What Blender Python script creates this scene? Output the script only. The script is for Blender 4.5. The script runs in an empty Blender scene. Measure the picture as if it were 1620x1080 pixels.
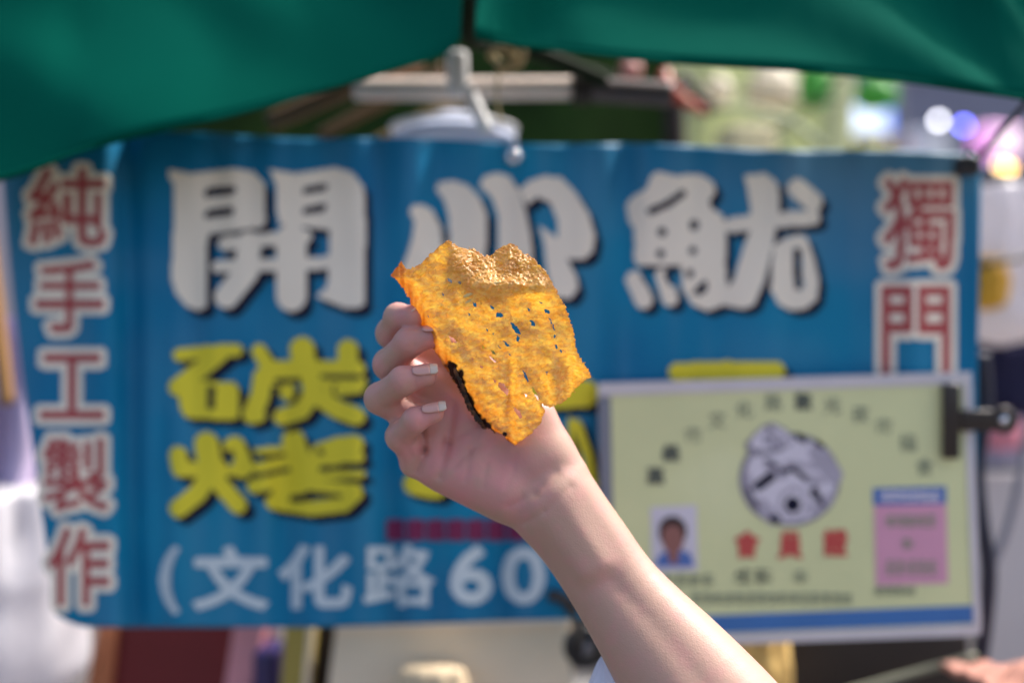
import bpy, bmesh, math, random
import numpy as np
from mathutils import Vector, Matrix

random.seed(7)
R = math.radians
SC = bpy.context.scene
COL = SC.collection
H = 1.45                       # camera height
S = 36.0 / 35.0 / 1620.0       # metres per photo pixel at one metre

# ------------------------------------------------------------------ camera, sky, sun, exposure
cd = bpy.data.cameras.new('camera'); cam = bpy.data.objects.new('camera', cd); COL.objects.link(cam)
cam.location = (0, 0, H); cam.rotation_euler = (R(90), 0, 0)
cd.lens = 35; cd.sensor_width = 36; cd.clip_start = 0.02; cd.clip_end = 500
cd.dof.use_dof = True; cd.dof.focus_distance = 0.598; cd.dof.aperture_fstop = 1.65; cd.dof.aperture_blades = 0
SC.camera = cam
SUN_AZ, SUN_EL = 66.0, 56.0   # azimuth clockwise from +Y, elevation
w = bpy.data.worlds.new('World'); SC.world = w; w.use_nodes = True
nt = w.node_tree; bg = nt.nodes['Background']
sky = nt.nodes.new('ShaderNodeTexSky'); sky.sky_type = 'NISHITA'; sky.sun_disc = False
sky.sun_elevation = R(SUN_EL); sky.sun_rotation = R(SUN_AZ); sky.air_density = 0.7; sky.dust_density = 5.0; sky.ozone_density = 0.4
nt.links.new(sky.outputs[0], bg.inputs[0]); bg.inputs[1].default_value = 0.15
ld = bpy.data.lights.new('sun', 'SUN'); ld.energy = 2.35; ld.angle = R(3.5); ld.color = (1.0, 0.97, 0.93)
sun = bpy.data.objects.new('sun', ld); COL.objects.link(sun)
sd = Vector((math.sin(R(SUN_AZ)) * math.cos(R(SUN_EL)), math.cos(R(SUN_AZ)) * math.cos(R(SUN_EL)), math.sin(R(SUN_EL))))
sun.rotation_euler = sd.to_track_quat('Z', 'Y').to_euler(); sun.location = (2, -1, 4)
SC.view_settings.view_transform = 'Standard'; SC.view_settings.look = 'None'
SC.view_settings.exposure = 1.12; SC.view_settings.gamma = 1.0; SC.view_settings.use_curve_mapping = False
SC.cycles.max_bounces = 8; SC.cycles.transparent_max_bounces = 12

# ------------------------------------------------------------------ helpers
def at(px, py, d):
    return Vector(((px - 810) * S * d, d, H - (py - 540) * S * d))

def srgb(r, g, b):
    f = lambda c: (c / 255 / 12.92) if c <= 10 else ((c / 255 + 0.055) / 1.055) ** 2.4
    return (f(r), f(g), f(b))

def mat(name, col, rough=0.6, spec=0.5, var=0.12, scale=30.0, bump=0.0, bscale=200.0, metal=0.0, trans=0.0, emit=None, estr=0.0, coat=0.0):
    m = bpy.data.materials.new(name); m.use_nodes = True
    n = m.node_tree.nodes; l = m.node_tree.links; p = n['Principled BSDF']
    tc = n.new('ShaderNodeTexCoord')
    nz = n.new('ShaderNodeTexNoise'); nz.inputs['Scale'].default_value = scale; nz.inputs['Detail'].default_value = 5
    l.new(tc.outputs['Object'], nz.inputs['Vector'])
    mx = n.new('ShaderNodeMix'); mx.data_type = 'RGBA'
    mx.inputs[6].default_value = (*[c * (1 - var) for c in col], 1); mx.inputs[7].default_value = (*[min(1, c * (1 + var)) for c in col], 1)
    l.new(nz.outputs[0], mx.inputs[0]); l.new(mx.outputs[2], p.inputs['Base Color'])
    p.inputs['Roughness'].default_value = rough; p.inputs['Specular IOR Level'].default_value = spec
    p.inputs['Metallic'].default_value = metal; p.inputs['Coat Weight'].default_value = coat
    if bump:
        b = n.new('ShaderNodeBump'); b.inputs['Strength'].default_value = bump; b.inputs['Distance'].default_value = 0.001
        nb = n.new('ShaderNodeTexNoise'); nb.inputs['Scale'].default_value = bscale; nb.inputs['Detail'].default_value = 4
        l.new(tc.outputs['Object'], nb.inputs['Vector']); l.new(nb.outputs[0], b.inputs['Height']); l.new(b.outputs[0], p.inputs['Normal'])
    if emit:
        p.inputs['Emission Color'].default_value = (*emit, 1); p.inputs['Emission Strength'].default_value = estr
    if trans:
        t = n.new('ShaderNodeBsdfTranslucent'); l.new(mx.outputs[2], t.inputs[0])
        ms = n.new('ShaderNodeMixShader'); ms.inputs[0].default_value = trans
        l.new(p.outputs[0], ms.inputs[1]); l.new(t.outputs[0], ms.inputs[2])
        l.new(ms.outputs[0], n['Material Output'].inputs[0])
    return m

def tag(o, label=None, cat=None, group=None, kind=None):
    if label: o['label'] = label
    if cat: o['category'] = cat
    if group: o['group'] = group
    if kind: o['kind'] = kind
    return o

def link(name, me, mats, parent=None, smooth=True):
    o = bpy.data.objects.new(name, me); COL.objects.link(o)
    for m in (mats if isinstance(mats, (list, tuple)) else [mats]): me.materials.append(m)
    if smooth and len(me.polygons): me.polygons.foreach_set('use_smooth', [True] * len(me.polygons))
    if parent:
        o.parent = parent; o.matrix_parent_inverse = Matrix.Translation(-Vector(parent.location))
    return o

def empty(name, loc, label, cat, group=None):
    o = bpy.data.objects.new(name, None); COL.objects.link(o); o.location = loc; o.empty_display_size = 0.02
    return tag(o, label, cat, group)

def pydata(name, v, f, mats, parent=None, smooth=True, mi=None):
    me = bpy.data.meshes.new(name); me.from_pydata([tuple(map(float, p)) for p in v], [], [tuple(map(int, q)) for q in f]); 
    o = link(name, me, mats, parent, smooth)
    if mi is not None: me.polygons.foreach_set('material_index', np.asarray(mi, dtype=np.int32))
    me.update(); return o

def frombm(name, bm, mats, parent=None, smooth=False):
    me = bpy.data.meshes.new(name); bm.normal_update(); bm.to_mesh(me); bm.free()
    return link(name, me, mats, parent, smooth)

def bm_box(bm, c, size, rot=None, bev=0.0):
    r = bmesh.ops.create_cube(bm, size=1.0)
    M = Matrix.Translation(c) @ (rot.to_matrix().to_4x4() if rot else Matrix()) @ Matrix.Diagonal((*size, 1))
    bmesh.ops.transform(bm, matrix=M, verts=r['verts'])
    if bev:
        es = list({e for v in r['verts'] for e in v.link_edges})
        bmesh.ops.bevel(bm, geom=es, offset=bev, segments=3, affect='EDGES', profile=0.5)

def pbox(name, x0, y0, x1, y1, d, thick, m, parent=None, bev=0.003, rotz=0.0, roty=0.0):
    """box whose front face fills the given rectangle at distance d"""
    a, b = at(x0, y0, d), at(x1, y1, d)
    bm = bmesh.new()
    from mathutils import Euler
    bm_box(bm, ((a.x + b.x) / 2, d + thick / 2, (a.z + b.z) / 2), (abs(b.x - a.x), thick, abs(a.z - b.z)), Euler((0, roty, rotz)), bev)
    return frombm(name, bm, m, parent, True if bev else False)

def tube(name, pts, rad, m, parent=None, seg=12, cap=True, closed=False):
    pts = [Vector(p) for p in pts]; n = len(pts)
    rads = rad if isinstance(rad, (list, tuple)) else [rad] * n
    V, F = [], []
    up = None
    for i in range(n):
        t = (pts[min(i + 1, n - 1)] - pts[max(i - 1, 0)]).normalized()
        if up is None:
            up = t.orthogonal().normalized()
        up = (up - t * up.dot(t)).normalized(); sd_ = t.cross(up)
        for k in range(seg):
            a = 2 * math.pi * k / seg
            V.append(pts[i] + (up * math.cos(a) + sd_ * math.sin(a)) * rads[i])
    for i in range(n - 1):
        for k in range(seg):
            F.append((i * seg + k, i * seg + (k + 1) % seg, (i + 1) * seg + (k + 1) % seg, (i + 1) * seg + k))
    if cap:
        F.append(tuple(range(seg - 1, -1, -1))); F.append(tuple((n - 1) * seg + k for k in range(seg)))
    return pydata(name, V, F, m, parent)

def spline(P, n=24):
    P = [Vector(p) for p in P]; out = []
    Q = [P[0]] + P + [P[-1]]
    for i in range(1, len(Q) - 2):
        for k in range(n):
            t = k / n
            a, b, c, d = Q[i - 1], Q[i], Q[i + 1], Q[i + 2]
            out.append(0.5 * ((2 * b) + (c - a) * t + (2 * a - 5 * b + 4 * c - d) * t * t + (3 * b - a - 3 * c + d) * t ** 3))
    out.append(P[-1]); return out

def lathe(name, prof, c, m, parent=None, seg=40, axis='Z'):
    V, F = [], []; c = Vector(c)
    for r, h in prof:
        for k in range(seg):
            a = 2 * math.pi * k / seg
            p = Vector((r * math.cos(a), r * math.sin(a), h)) if axis == 'Z' else Vector((r * math.cos(a), h, r * math.sin(a)))
            V.append(c + p)
    for i in range(len(prof) - 1):
        for k in range(seg):
            F.append((i * seg + k, i * seg + (k + 1) % seg, (i + 1) * seg + (k + 1) % seg, (i + 1) * seg + k))
    return pydata(name, V, F, m, parent)

_rs = {}
def vnoise(x, y, seed=0):
    """smooth value noise in [-1, 1] on numpy arrays"""
    if seed not in _rs: _rs[seed] = np.random.RandomState(seed).rand(256, 256) * 2 - 1
    T = _rs[seed]
    xi = np.floor(x).astype(int); yi = np.floor(y).astype(int); xf = x - xi; yf = y - yi
    u = xf * xf * (3 - 2 * xf); v = yf * yf * (3 - 2 * yf)
    g = lambda a, b: T[a % 256, b % 256]
    return (g(xi, yi) * (1 - u) + g(xi + 1, yi) * u) * (1 - v) + (g(xi, yi + 1) * (1 - u) + g(xi + 1, yi + 1) * u) * v

def pip(X, Y, poly):
    ins = np.zeros(X.shape, bool); n = len(poly)
    for i in range(n):
        x1, y1 = poly[i]; x2, y2 = poly[(i + 1) % n]
        if y1 == y2: continue
        c = ((y1 > Y) != (y2 > Y)) & (X < (x2 - x1) * (Y - y1) / (y2 - y1) + x1)
        ins ^= c
    return ins

def dseg(X, Y, a, b):
    ax, ay = a; bx, by = b; dx, dy = bx - ax, by - ay
    t = np.clip(((X - ax) * dx + (Y - ay) * dy) / (dx * dx + dy * dy + 1e-9), 0, 1)
    return np.hypot(X - ax - t * dx, Y - ay - t * dy)

def dpoly(X, Y, pts, closed=True):
    D = np.full(X.shape, 1e9); n = len(pts)
    for i in range(n if closed else n - 1): D = np.minimum(D, dseg(X, Y, pts[i], pts[(i + 1) % n]))
    return D

def sdpoly(X, Y, poly):
    d = dpoly(X, Y, poly); return np.where(pip(X, Y, poly), -d, d)

sm = lambda e0, e1, x: (lambda t: t * t * (3 - 2 * t))(np.clip((x - e0) / (e1 - e0), 0, 1))

# ------------------------------------------------------------------ setting: ground, walls
M_asphalt = mat('paving', (0.10, 0.09, 0.085), 0.9, 0.3, 0.3, 8, 0.5, 60)
bm = bmesh.new(); bmesh.ops.create_grid(bm, x_segments=4, y_segments=4, size=120)
tag(frombm('ground', bm, M_asphalt), kind='structure')

# ------------------------------------------------------------------ banner
BD = 0.90
def bdepth(px, py):
    px = np.asarray(px, float); py = np.asarray(py, float)
    g = lambda c, wd: np.exp(-((px - c) / wd) ** 2)
    low = np.clip((py - 450) / 300, 0, 1); top = np.clip((480 - py) / 250, 0, 1)
    z = 0.011 * g(208 + (py - 600) * 0.02, 20) - 0.006 * g(165 + (py - 600) * 0.02, 34)
    z += 0.010 * g(612 + (py - 700) * 0.05, 22) * low - 0.006 * g(565, 30) * low
    z += 0.009 * g(785, 24) * low + 0.006 * g(255, 18) * low - 0.005 * g(720, 30) * low + 0.006 * g(450, 26) * low
    z += top * (0.006 * g(690, 18) - 0.005 * g(650, 22) + 0.007 * g(985, 20) - 0.006 * g(1030, 24) + 0.006 * g(500, 24) - 0.005 * g(430, 26) + 0.005 * g(1180, 26) + 0.006 * g(590, 18) - 0.005 * g(370, 20) + 0.005 * g(900, 20))
    z *= 1.5
    z += 0.0065 * vnoise(px / 90, py / 420, 3) + 0.0042 * vnoise(px / 38, py / 260, 4)
    z += 0.018 * np.clip((90 - px) / 110, 0, 1.5) ** 2
    z += 0.022 * np.clip((px - 1080) / 300, 0, 1) * np.clip((480 - py) / 250, 0, 1.1) ** 1.5
    return BD + z

def bworld(px, py, off=0.0):
    d = bdepth(px, py) - off
    return np.stack([(px - 810) * S * d, d, H - (py - 540) * S * d], -1)

M_blue = mat('banner_blue', (0.004, 0.165, 0.345), 0.45, 0.16, 0.14, 6, 0.12, 900)
mix_ = [x for x in M_blue.node_tree.nodes if x.type == 'MIX'][0]; mix_.inputs[6].default_value = (0.0005, 0.10, 0.28, 1); mix_.inputs[7].default_value = (0.010, 0.29, 0.45, 1)
M_white = mat('banner_white', (0.86, 0.80, 0.66), 0.5, 0.15, 0.05, 20)
M_navy = mat('banner_shadow_ink', (0.006, 0.007, 0.026), 0.5, 0.15, 0.05, 20)
M_yellow = mat('banner_yellow', (0.76, 0.67, 0.045), 0.5, 0.15, 0.08, 20)
M_red = mat('banner_red', (0.42, 0.085, 0.085), 0.5, 0.15, 0.08, 20)
M_paleblue = mat('banner_pale_ink', (0.58, 0.68, 0.72), 0.5, 0.15, 0.05, 20)
M_maroon = mat('banner_maroon', (0.20, 0.03, 0.09), 0.5, 0.15, 0.08, 20)

banner = empty('shop_banner', at(780, 990, BD), 'blue vinyl banner with big white Chinese characters hung across the stall front', 'banner')
nx, ny = 200, 110
U, V_ = np.meshgrid(np.linspace(0, 1, nx), np.linspace(0, 1, ny))
ytop = lambda x: 212 + (x - 300) * 0.0245
xl = 0 + 88 * np.clip(V_, 0, 1) ** 1.35
xr = 1553 - 14 * V_
PX = xl + (xr - xl) * U
yb = 992 - 14 * np.clip((PX - 500) / 400, 0, 1) - 34 * np.clip((150 - PX) / 80, 0, 1) ** 2
yt = ytop(PX) + 2.5 * np.sin(PX / 60) 
PY = yt + (yb - yt) * V_
W = bworld(PX, PY)
F = [(j * nx + i, j * nx + i + 1, (j + 1) * nx + i + 1, (j + 1) * nx + i) for j in range(ny - 1) for i in range(nx - 1)]
W2 = W.reshape(-1, 3) + np.array([0, 0.0008, 0])
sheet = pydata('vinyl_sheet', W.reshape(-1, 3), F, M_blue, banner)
glare_fad = 0.85 * sm(1090, 1300, PX) * sm(500, 300, PY) * (0.75 + 0.35 * vnoise(PX / 60, PY / 90, 91)) * (1 - 0.75 * sm(1500, 1535, PX)) + 0.22 * np.maximum(0, vnoise(PX / 26, PY / 330, 92)) + 0.15 * np.maximum(0, vnoise(PX / 90, PY / 70, 93))  # glare painted pale at the upper right, plus random faded streaks elsewhere
fa_ = sheet.data.attributes.new('glare_fade', 'FLOAT', 'POINT'); fa_.data.foreach_set('value', glare_fad.ravel().astype(np.float32))
bn = M_blue.node_tree; fat = bn.nodes.new('ShaderNodeAttribute'); fat.attribute_name = 'glare_fade'
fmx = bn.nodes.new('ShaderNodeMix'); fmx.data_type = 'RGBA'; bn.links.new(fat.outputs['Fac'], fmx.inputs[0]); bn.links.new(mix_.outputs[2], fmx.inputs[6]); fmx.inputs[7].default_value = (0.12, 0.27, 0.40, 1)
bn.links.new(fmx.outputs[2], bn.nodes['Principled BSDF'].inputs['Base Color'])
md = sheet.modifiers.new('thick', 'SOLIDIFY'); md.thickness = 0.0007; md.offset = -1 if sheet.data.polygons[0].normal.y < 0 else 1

def raster(sdf, x0, y0, x1, y1, layers, surf, step=2.0, off=0.0012, name='printed_character', parent=None):
    """layers: list of (threshold or function) from back to front -> mesh of small cells lying on the surface"""
    nx = int((x1 - x0) / step) + 1; ny = int((y1 - y0) / step) + 1
    cx = x0 + (np.arange(nx) + .5) * step; cy = y0 + (np.arange(ny) + .5) * step
    X, Y = np.meshgrid(cx, cy)
    idx = np.full(X.shape, -1)
    for k, (fn, m) in enumerate(layers): idx[fn(X, Y)] = k
    sel = idx >= 0
    if not sel.any(): return None
    jj, ii = np.nonzero(sel)
    corner = np.stack([jj * (nx + 1) + ii, (jj + 1) * (nx + 1) + ii, (jj + 1) * (nx + 1) + ii + 1, jj * (nx + 1) + ii + 1], 1)
    uq, inv = np.unique(corner, return_inverse=True); inv = inv.reshape(corner.shape)
    vx = x0 + (uq % (nx + 1)) * step; vy = y0 + (uq // (nx + 1)) * step
    P = surf(vx.astype(float), vy.astype(float), off)
    return pydata(name, P, inv, [m for _, m in layers], parent, True, idx[sel])

class Shape:
    """signed distance of a hand-drawn character: capsules and polygons added or cut away"""
    def __init__(s, ox, oy, k): s.ox, s.oy, s.k = ox, oy, k; s.ops = []
    def P(s, pts): return [(s.ox + x / s.k, s.oy + y / s.k) for x, y in pts]
    def st(s, wd, *pts): s.ops.append(('+s', s.P(pts), wd / s.k / 2)); return s
    def po(s, *pts): s.ops.append(('+p', s.P(pts), 0)); return s
    def cs(s, wd, *pts): s.ops.append(('-s', s.P(pts), wd / s.k / 2)); return s
    def cp(s, *pts): s.ops.append(('-p', s.P(pts), 0)); return s
    def __call__(s, X, Y):
        D = np.full(X.shape, 1e6)
        for o, pts, r in s.ops:
            e = (dpoly(X, Y, pts, False) - r) if o[1] == 's' and len(pts) > 1 else (np.hypot(X - pts[0][0], Y - pts[0][1]) - r if o[1] == 's' else sdpoly(X, Y, pts))
            D = np.minimum(D, e) if o[0] == '+' else np.maximum(D, -e)
        return D

_gl = {}
def glyph(ch):
    if ch in _gl: return _gl[ch]
    c = bpy.data.curves.new('t', 'FONT'); c.body = ch; c.size = 1; c.resolution_u = 4
    o = bpy.data.objects.new('t', c); COL.objects.link(o)
    dg = bpy.context.evaluated_depsgraph_get(); ev = o.evaluated_get(dg); me = ev.to_mesh(); me.calc_loop_triangles()
    v = np.array([p.co[:2] for p in me.vertices]).reshape(-1, 2); t = np.array([q.vertices[:] for q in me.loop_triangles]).reshape(-1, 3)
    ev.to_mesh_clear(); bpy.data.objects.remove(o); bpy.data.curves.remove(c)
    # weld coincident points so that inner edges are shared
    key = np.round(v * 1e5).astype(int); uq, inv = np.unique(key, axis=0, return_inverse=True); inv = inv.ravel(); v = uq / 1e5; t = inv[t]
    mn, mx = v.min(0), v.max(0); v = (v - mn) / (mx - mn); v[:, 1] = 1 - v[:, 1]
    cnt = {}
    for tri in t:
        for a, b in ((0, 1), (1, 2), (2, 0)):
            e = tuple(sorted((tri[a], tri[b]))); cnt[e] = cnt.get(e, 0) + 1
    _gl[ch] = (v, t, [e for e, n_ in cnt.items() if n_ == 1]); return _gl[ch]

def glyph_sdf(ch, x0, y0, x1, y1):
    v, t, es = glyph(ch); q = v * np.array([x1 - x0, y1 - y0]) + np.array([x0, y0])
    def f(X, Y):
        D = np.full(X.shape, 1e6); ins = np.zeros(X.shape, bool)
        for a, b in es: D = np.minimum(D, dseg(X, Y, q[a], q[b]))
        for tri in t: ins |= pip(X, Y, [tuple(q[k]) for k in tri])
        return np.where(ins, -D, D)
    return f

def put_shape(sh, bb, fill, dx, dy):
    f = lambda X, Y: sh(X, Y) < 0
    s_ = lambda X, Y: np.minimum(np.minimum(sh(X - dx, Y - dy), sh(X - dx * .66, Y - dy * .66)), sh(X - dx * .33, Y - dy * .33)) < 0
    raster(None, *bb, [(s_, M_navy), (f, fill)], bworld, 2.0, parent=banner)

# 開
kai = Shape(0, 230, 2.511)
kai.po((668,95),(760,112),(930,92),(1005,105),(1052,150),(1055,300),(1045,325),(830,352),(822,400),(822,640),(790,655),(740,640),(700,590),(680,530),(690,300),(692,160),(668,120))
kai.po((1068,95),(1170,112),(1330,88),(1400,108),(1445,165),(1452,300),(1450,625),(1425,648),(1370,645),(1255,600),(1300,560),(1310,335),(1110,312),(1095,250),(1098,160))
kai.cp((812,185),(825,168),(925,160),(940,175),(925,195),(815,208)).cp((812,270),(825,255),(920,243),(935,258),(920,278),(815,292))
kai.cp((1200,178),(1215,165),(1295,150),(1305,165),(1290,182),(1205,195)).cp((1200,258),(1215,245),(1290,230),(1300,245),(1285,265),(1205,275))
kai.st(56, (895,390),(1210,362)).st(50, (865,482),(1310,466)).st(95, (990,390),(980,500),(900,600)).st(118, (1158,370),(1158,600)).cs(26, (1050,410),(1070,412))
put_shape(kai, (255, 255, 600, 505), M_white, 11, 13)
# 心
xin = Shape(630, 260, 4.909)
xin.po((85,370),(110,320),(190,310),(270,360),(330,480),(345,620),(320,800),(250,980),(100,960),(30,800),(70,700),(110,560),(125,450))
xin.po((290,190),(320,140),(430,125),(540,160),(630,250),(690,390),(690,560),(670,760),(600,900),(380,900),(400,560),(390,400),(360,290))
xin.po((630,160),(670,90),(770,65),(860,90),(930,190),(990,360),(1030,560),(1050,800),(1000,960),(760,960),(780,560),(770,380),(720,250))
xin.po((930,200),(1030,120),(1140,90),(1260,100),(1380,220),(1480,380),(1530,560),(1510,680),(1440,740),(1310,730),(1380,860),(1400,960),(1340,1040),(1200,1030),(1150,800),(1130,600),(1090,470),(1190,540),(1240,570),(1240,450),(1180,300),(1080,250),(1000,320))
put_shape(xin, (632, 268, 960, 490), M_white, 11, 12)
# 魷
you = Shape(980, 260, 4.321)
you.po((52,260),(110,205),(180,170),(215,80),(260,48),(320,60),(390,80),(480,65),(570,75),(640,120),(660,190),(610,255),(640,310),(700,340),(725,400),(730,480),(725,690),(130,690),(95,650),(105,560),(98,440),(62,390),(50,320))
you.po((420,680),(725,680),(740,860),(690,970),(600,1000),(500,960),(430,850))
you.st(125, (105,790),(165,925)).st(110, (300,760),(345,915))
you.cp((495,880),(560,800),(605,795),(595,870),(540,900))
you.cs(52, (215,320),(330,270),(430,200)).cs(62, (290,460),(291,462)).cs(66, (510,412),(512,420)).cs(58, (280,610),(281,612)).cs(54, (500,588),(501,590)).cs(55, (480,745),(482,750)).cs(66, (175,750),(200,790)).cs(60, (335,745),(360,800))
you.po((850,75),(1000,60),(1085,130),(1095,260),(1090,330),(1050,560),(990,800),(920,960),(850,990),(700,960),(690,900),(780,790),(850,560),(885,470),(895,300),(870,150))
you.st(105, (770,415),(1000,385),(1320,365)).st(135, (1215,165),(1320,250)).st(70, (1330,260),(1320,360))
you.po((1050,560),(1110,520),(1200,470),(1280,500),(1330,640),(1365,800),(1350,920),(1280,985),(1180,1000),(1090,960),(1035,860),(1045,650))
you.cs(60, (1215,600),(1225,830)).cs(36, (1100,470),(1190,478))
put_shape(you, (985, 262, 1325, 515), M_white, 11, 10)
# 碳
tan = Shape(260, 530, 3.6)
tan.st(72, (85,112),(260,92),(410,85)).st(100, (310,110),(200,200),(75,295)).po((70,285),(150,255),(400,270),(425,300),(425,470),(380,485),(120,470),(92,420)).cs(48, (268,310),(265,400))
tan.st(85, (540,90),(580,160)).st(140, (785,80),(800,200)).st(120, (1045,85),(1045,170)).st(84, (580,185),(1100,190)).st(110, (560,240),(545,350),(500,450)).st(60, (560,265),(830,240),(1120,265))
tan.st(120, (850,250),(840,350)).st(84, (700,312),(700,330)).st(96, (850,330),(780,430),(670,465)).st(105, (880,350),(980,420),(1090,460)).st(60, (1000,315),(1110,300)).st(70,(480,440),(540,460)).st(44, (930, 260), (940, 380))
tan.cs(34, (645,262),(760,258)).cs(44, (640,385),(670,390)).cs(26, (900,235),(1110,240))
put_shape(tan, (260, 530, 600, 690), M_yellow, 13, 11)
# 烤
kao = Shape(260, 530, 3.6)
kao.st(100, (78,680),(90,755)).st(140, (240,620),(270,800)).st(130, (400,640),(440,750)).st(105, (260,790),(190,900),(80,985)).st(100, (310,840),(420,965)).st(90, (90,765),(450,755)).cs(54, (372,680),(370,715))
kao.st(130, (735,600),(790,780)).st(90, (880,660),(1000,620),(1090,615)).st(40, (530,660),(700,650)).st(60, (530,755),(800,700),(1110,695)).st(80, (1090,640),(800,800),(510,860)).st(46, (830,800),(1120,790)).st(70, (640,920),(820,850),(1090,880)).st(84, (1090,900),(1020,965),(840,985),(620,950)).st(70,(640,860),(900,850))
kao.cs(44, (735,930),(890,915)).cs(30, (895,760),(1100,755)).cs(36,(885,660),(890,664))
put_shape(kao, (260, 680, 600, 830), M_yellow, 13, 11)
# yellow characters partly hidden by the hand and the card
hid = Shape(0, 0, 1)
hid.st(44, (860,625),(925,622)).st(15, (912,670),(930,720),(938,765)).st(9, (902,665),(902,715)).st(34, (655,765),(690,772)).st(40,(700,640),(840,630)).st(40,(760,560),(770,760))
put_shape(hid, (630, 540, 960, 800), M_yellow, 12, 10)
hid2 = Shape(0, 0, 1)
hid2.st(28, (1072,588),(1140,585),(1228,586)).st(40, (1150,590),(1150,760)).st(26, (1070,660),(1230,650))
put_shape(hid2, (1050, 560, 1260, 790), M_yellow, 12, 10)

def put_glyph(ch, bb, layers, surf, parent, step=2.0, pad=16, off=0.0012, name='printed_character'):
    f = glyph_sdf(ch, *bb)
    L = [((lambda X, Y, t=t: f(X, Y) < t), m) for t, m in layers]
    return raster(None, bb[0] - pad, bb[1] - pad, bb[2] + pad, bb[3] + pad, L, surf, step, off, name, parent)

for ch, bb in (('純', (47,268,166,387)), ('手', (58,414,162,524)), ('工', (65,561,163,661)), ('製', (69,694,170,807)), ('作', (78,836,172,956)), ('獨', (1398,283,1508,424)), ('門', (1396,454,1502,622))):
    put_glyph(ch, bb, [(12.5, M_white), (2.3, M_red)], bworld, banner)
for ch, bb in (('(', (256,868,280,966)), ('文', (309,867,421,961)), ('化', (445,865,553,959)), ('路', (577,862,686,957)), ('6', (715,866,776,952)), ('0', (797,868,860,952))):
    put_glyph(ch, bb, [(3.6 if ch != '路' else 2.2, M_paleblue)], bworld, banner, pad=8)
rnd = random.Random(5)
for k in range(7):       # a row of small dark red characters, too blurred to read
    x = 612 + k * 32; s_ = Shape(0, 0, 1)
    for q in range(4): s_.st(5, (x + 2, 826 + q * 8), (x + 24, 826 + q * 8 + rnd.uniform(-1, 1)))
    s_.st(5, (x + 8, 824), (x + 7, 853)).st(5, (x + 19, 824), (x + 20, 853))
    raster(None, x - 4, 818, x + 32, 860, [((lambda X, Y, s_=s_: s_(X, Y) < 1.5), M_maroon)], bworld, 2.0, name='printed_character', parent=banner)
M_steel = mat('eyelet_metal', (0.75, 0.78, 0.82), 0.18, 0.5, 0.05, 30, metal=1.0)
M_dark = mat('black_plastic', (0.02, 0.02, 0.022), 0.45, 0.5, 0.2, 40)
for ex, ey in ((813, 247), (40, 232), (1530, 262)):
    p = Vector(bworld(np.array(float(ex)), np.array(float(ey))))
    lathe('eyelet', [(0.0025, -0.0045), (0.004, -0.0058), (0.007, -0.005), (0.0085, -0.0015), (0.0088, 0.001)], p, M_steel if ex != 1530 else M_dark, banner, 24, 'Y')
tube('eyelet_ring', [at(813, 247, 0.894) + Vector((0.0045 * math.cos(a), 0, 0.0045 * math.sin(a))) for a in np.linspace(0, 6.28, 20)], 0.0016, M_steel, banner, 8)

# ------------------------------------------------------------------ licence card
CDp = 0.885
cq = [(945, 606), (1537, 588), (1552, 1001), (957, 1024)]     # TL TR BR BL
def cworld(px, py, off=0.0):
    px = np.asarray(px, float); py = np.asarray(py, float)
    d = CDp - off + 0.002 * np.sin(px / 170.0) * 0 
    return np.stack([(px - 810) * S * d, np.full(px.shape, d), H - (py - 540) * S * d], -1)
M_card = mat('card_paper', (0.68, 0.72, 0.39), 0.35, 0.3, 0.12, 9, coat=0.3)
M_edge = mat('clear_sleeve_edge', (0.62, 0.60, 0.62), 0.22, 0.5, 0.10, 30, coat=0.4)
M_greyedge = mat('grey_sleeve_edge', (0.20, 0.22, 0.27), 0.3, 0.5, 0.1, 30)
M_cblue = mat('card_blue', (0.045, 0.17, 0.45), 0.35, 0.5, 0.12, 20)
M_cblue2 = mat('slip_blue', (0.07, 0.17, 0.47), 0.35, 0.5, 0.1, 20)
M_pink = mat('slip_pink', (0.66, 0.33, 0.46), 0.35, 0.5, 0.08, 20)
M_ink = mat('card_ink', (0.085, 0.105, 0.08), 0.4, 0.5, 0.1, 20)
M_inkl = mat('card_ink_faint', (0.25, 0.29, 0.19), 0.4, 0.5, 0.1, 20)
M_cred = mat('card_red', (0.52, 0.07, 0.06), 0.4, 0.5, 0.1, 20)
M_cwhite = mat('card_white', (0.66, 0.64, 0.72), 0.4, 0.5, 0.05, 20)
M_skinprint = mat('portrait_skin', (0.30, 0.13, 0.11), 0.5, 0.4, 0.1, 20)
M_hairprint = mat('portrait_hair', (0.035, 0.02, 0.02), 0.5, 0.4, 0.1, 20)
M_grey = mat('emblem_grey', (0.22, 0.21, 0.27), 0.4, 0.5, 0.1, 20)
card = empty('member_card', at(1250, 1012, CDp), 'yellow-green member card in a clear sleeve pinned over the lower right of the banner', 'card')
def cpoly(name, pts, d0, d1, m, parent=card):
    bm = bmesh.new(); 
    f = [bm.verts.new(at(x, y, d0)) for x, y in pts]; b = [bm.verts.new(f_.co + Vector((0, d1 - d0, 0))) for f_ in f]
    n = len(pts); bm.faces.new(f); bm.faces.new(b[::-1])
    for i in range(n): bm.faces.new((f[i], b[i], b[(i + 1) % n], f[(i + 1) % n]))
    bmesh.ops.recalc_face_normals(bm, faces=bm.faces)
    return frombm(name, bm, m, parent)
cpoly('paper_sheet', [(966, 624), (1523, 606), (1541, 990), (974, 1012)], CDp, CDp + 0.002, M_card)
cpoly('sleeve_backing', cq, CDp + 0.0022, CDp + 0.004, M_edge)
cpoly('sleeve_rim', [(946, 606), (1537, 588), (1537, 607), (946, 626)], CDp - 0.0015, CDp + 0.0018, M_edge)
cpoly('sleeve_rim', [(946, 628), (966, 628), (974, 1022), (957, 1024)], CDp - 0.0010, CDp + 0.0018, M_greyedge)
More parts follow.
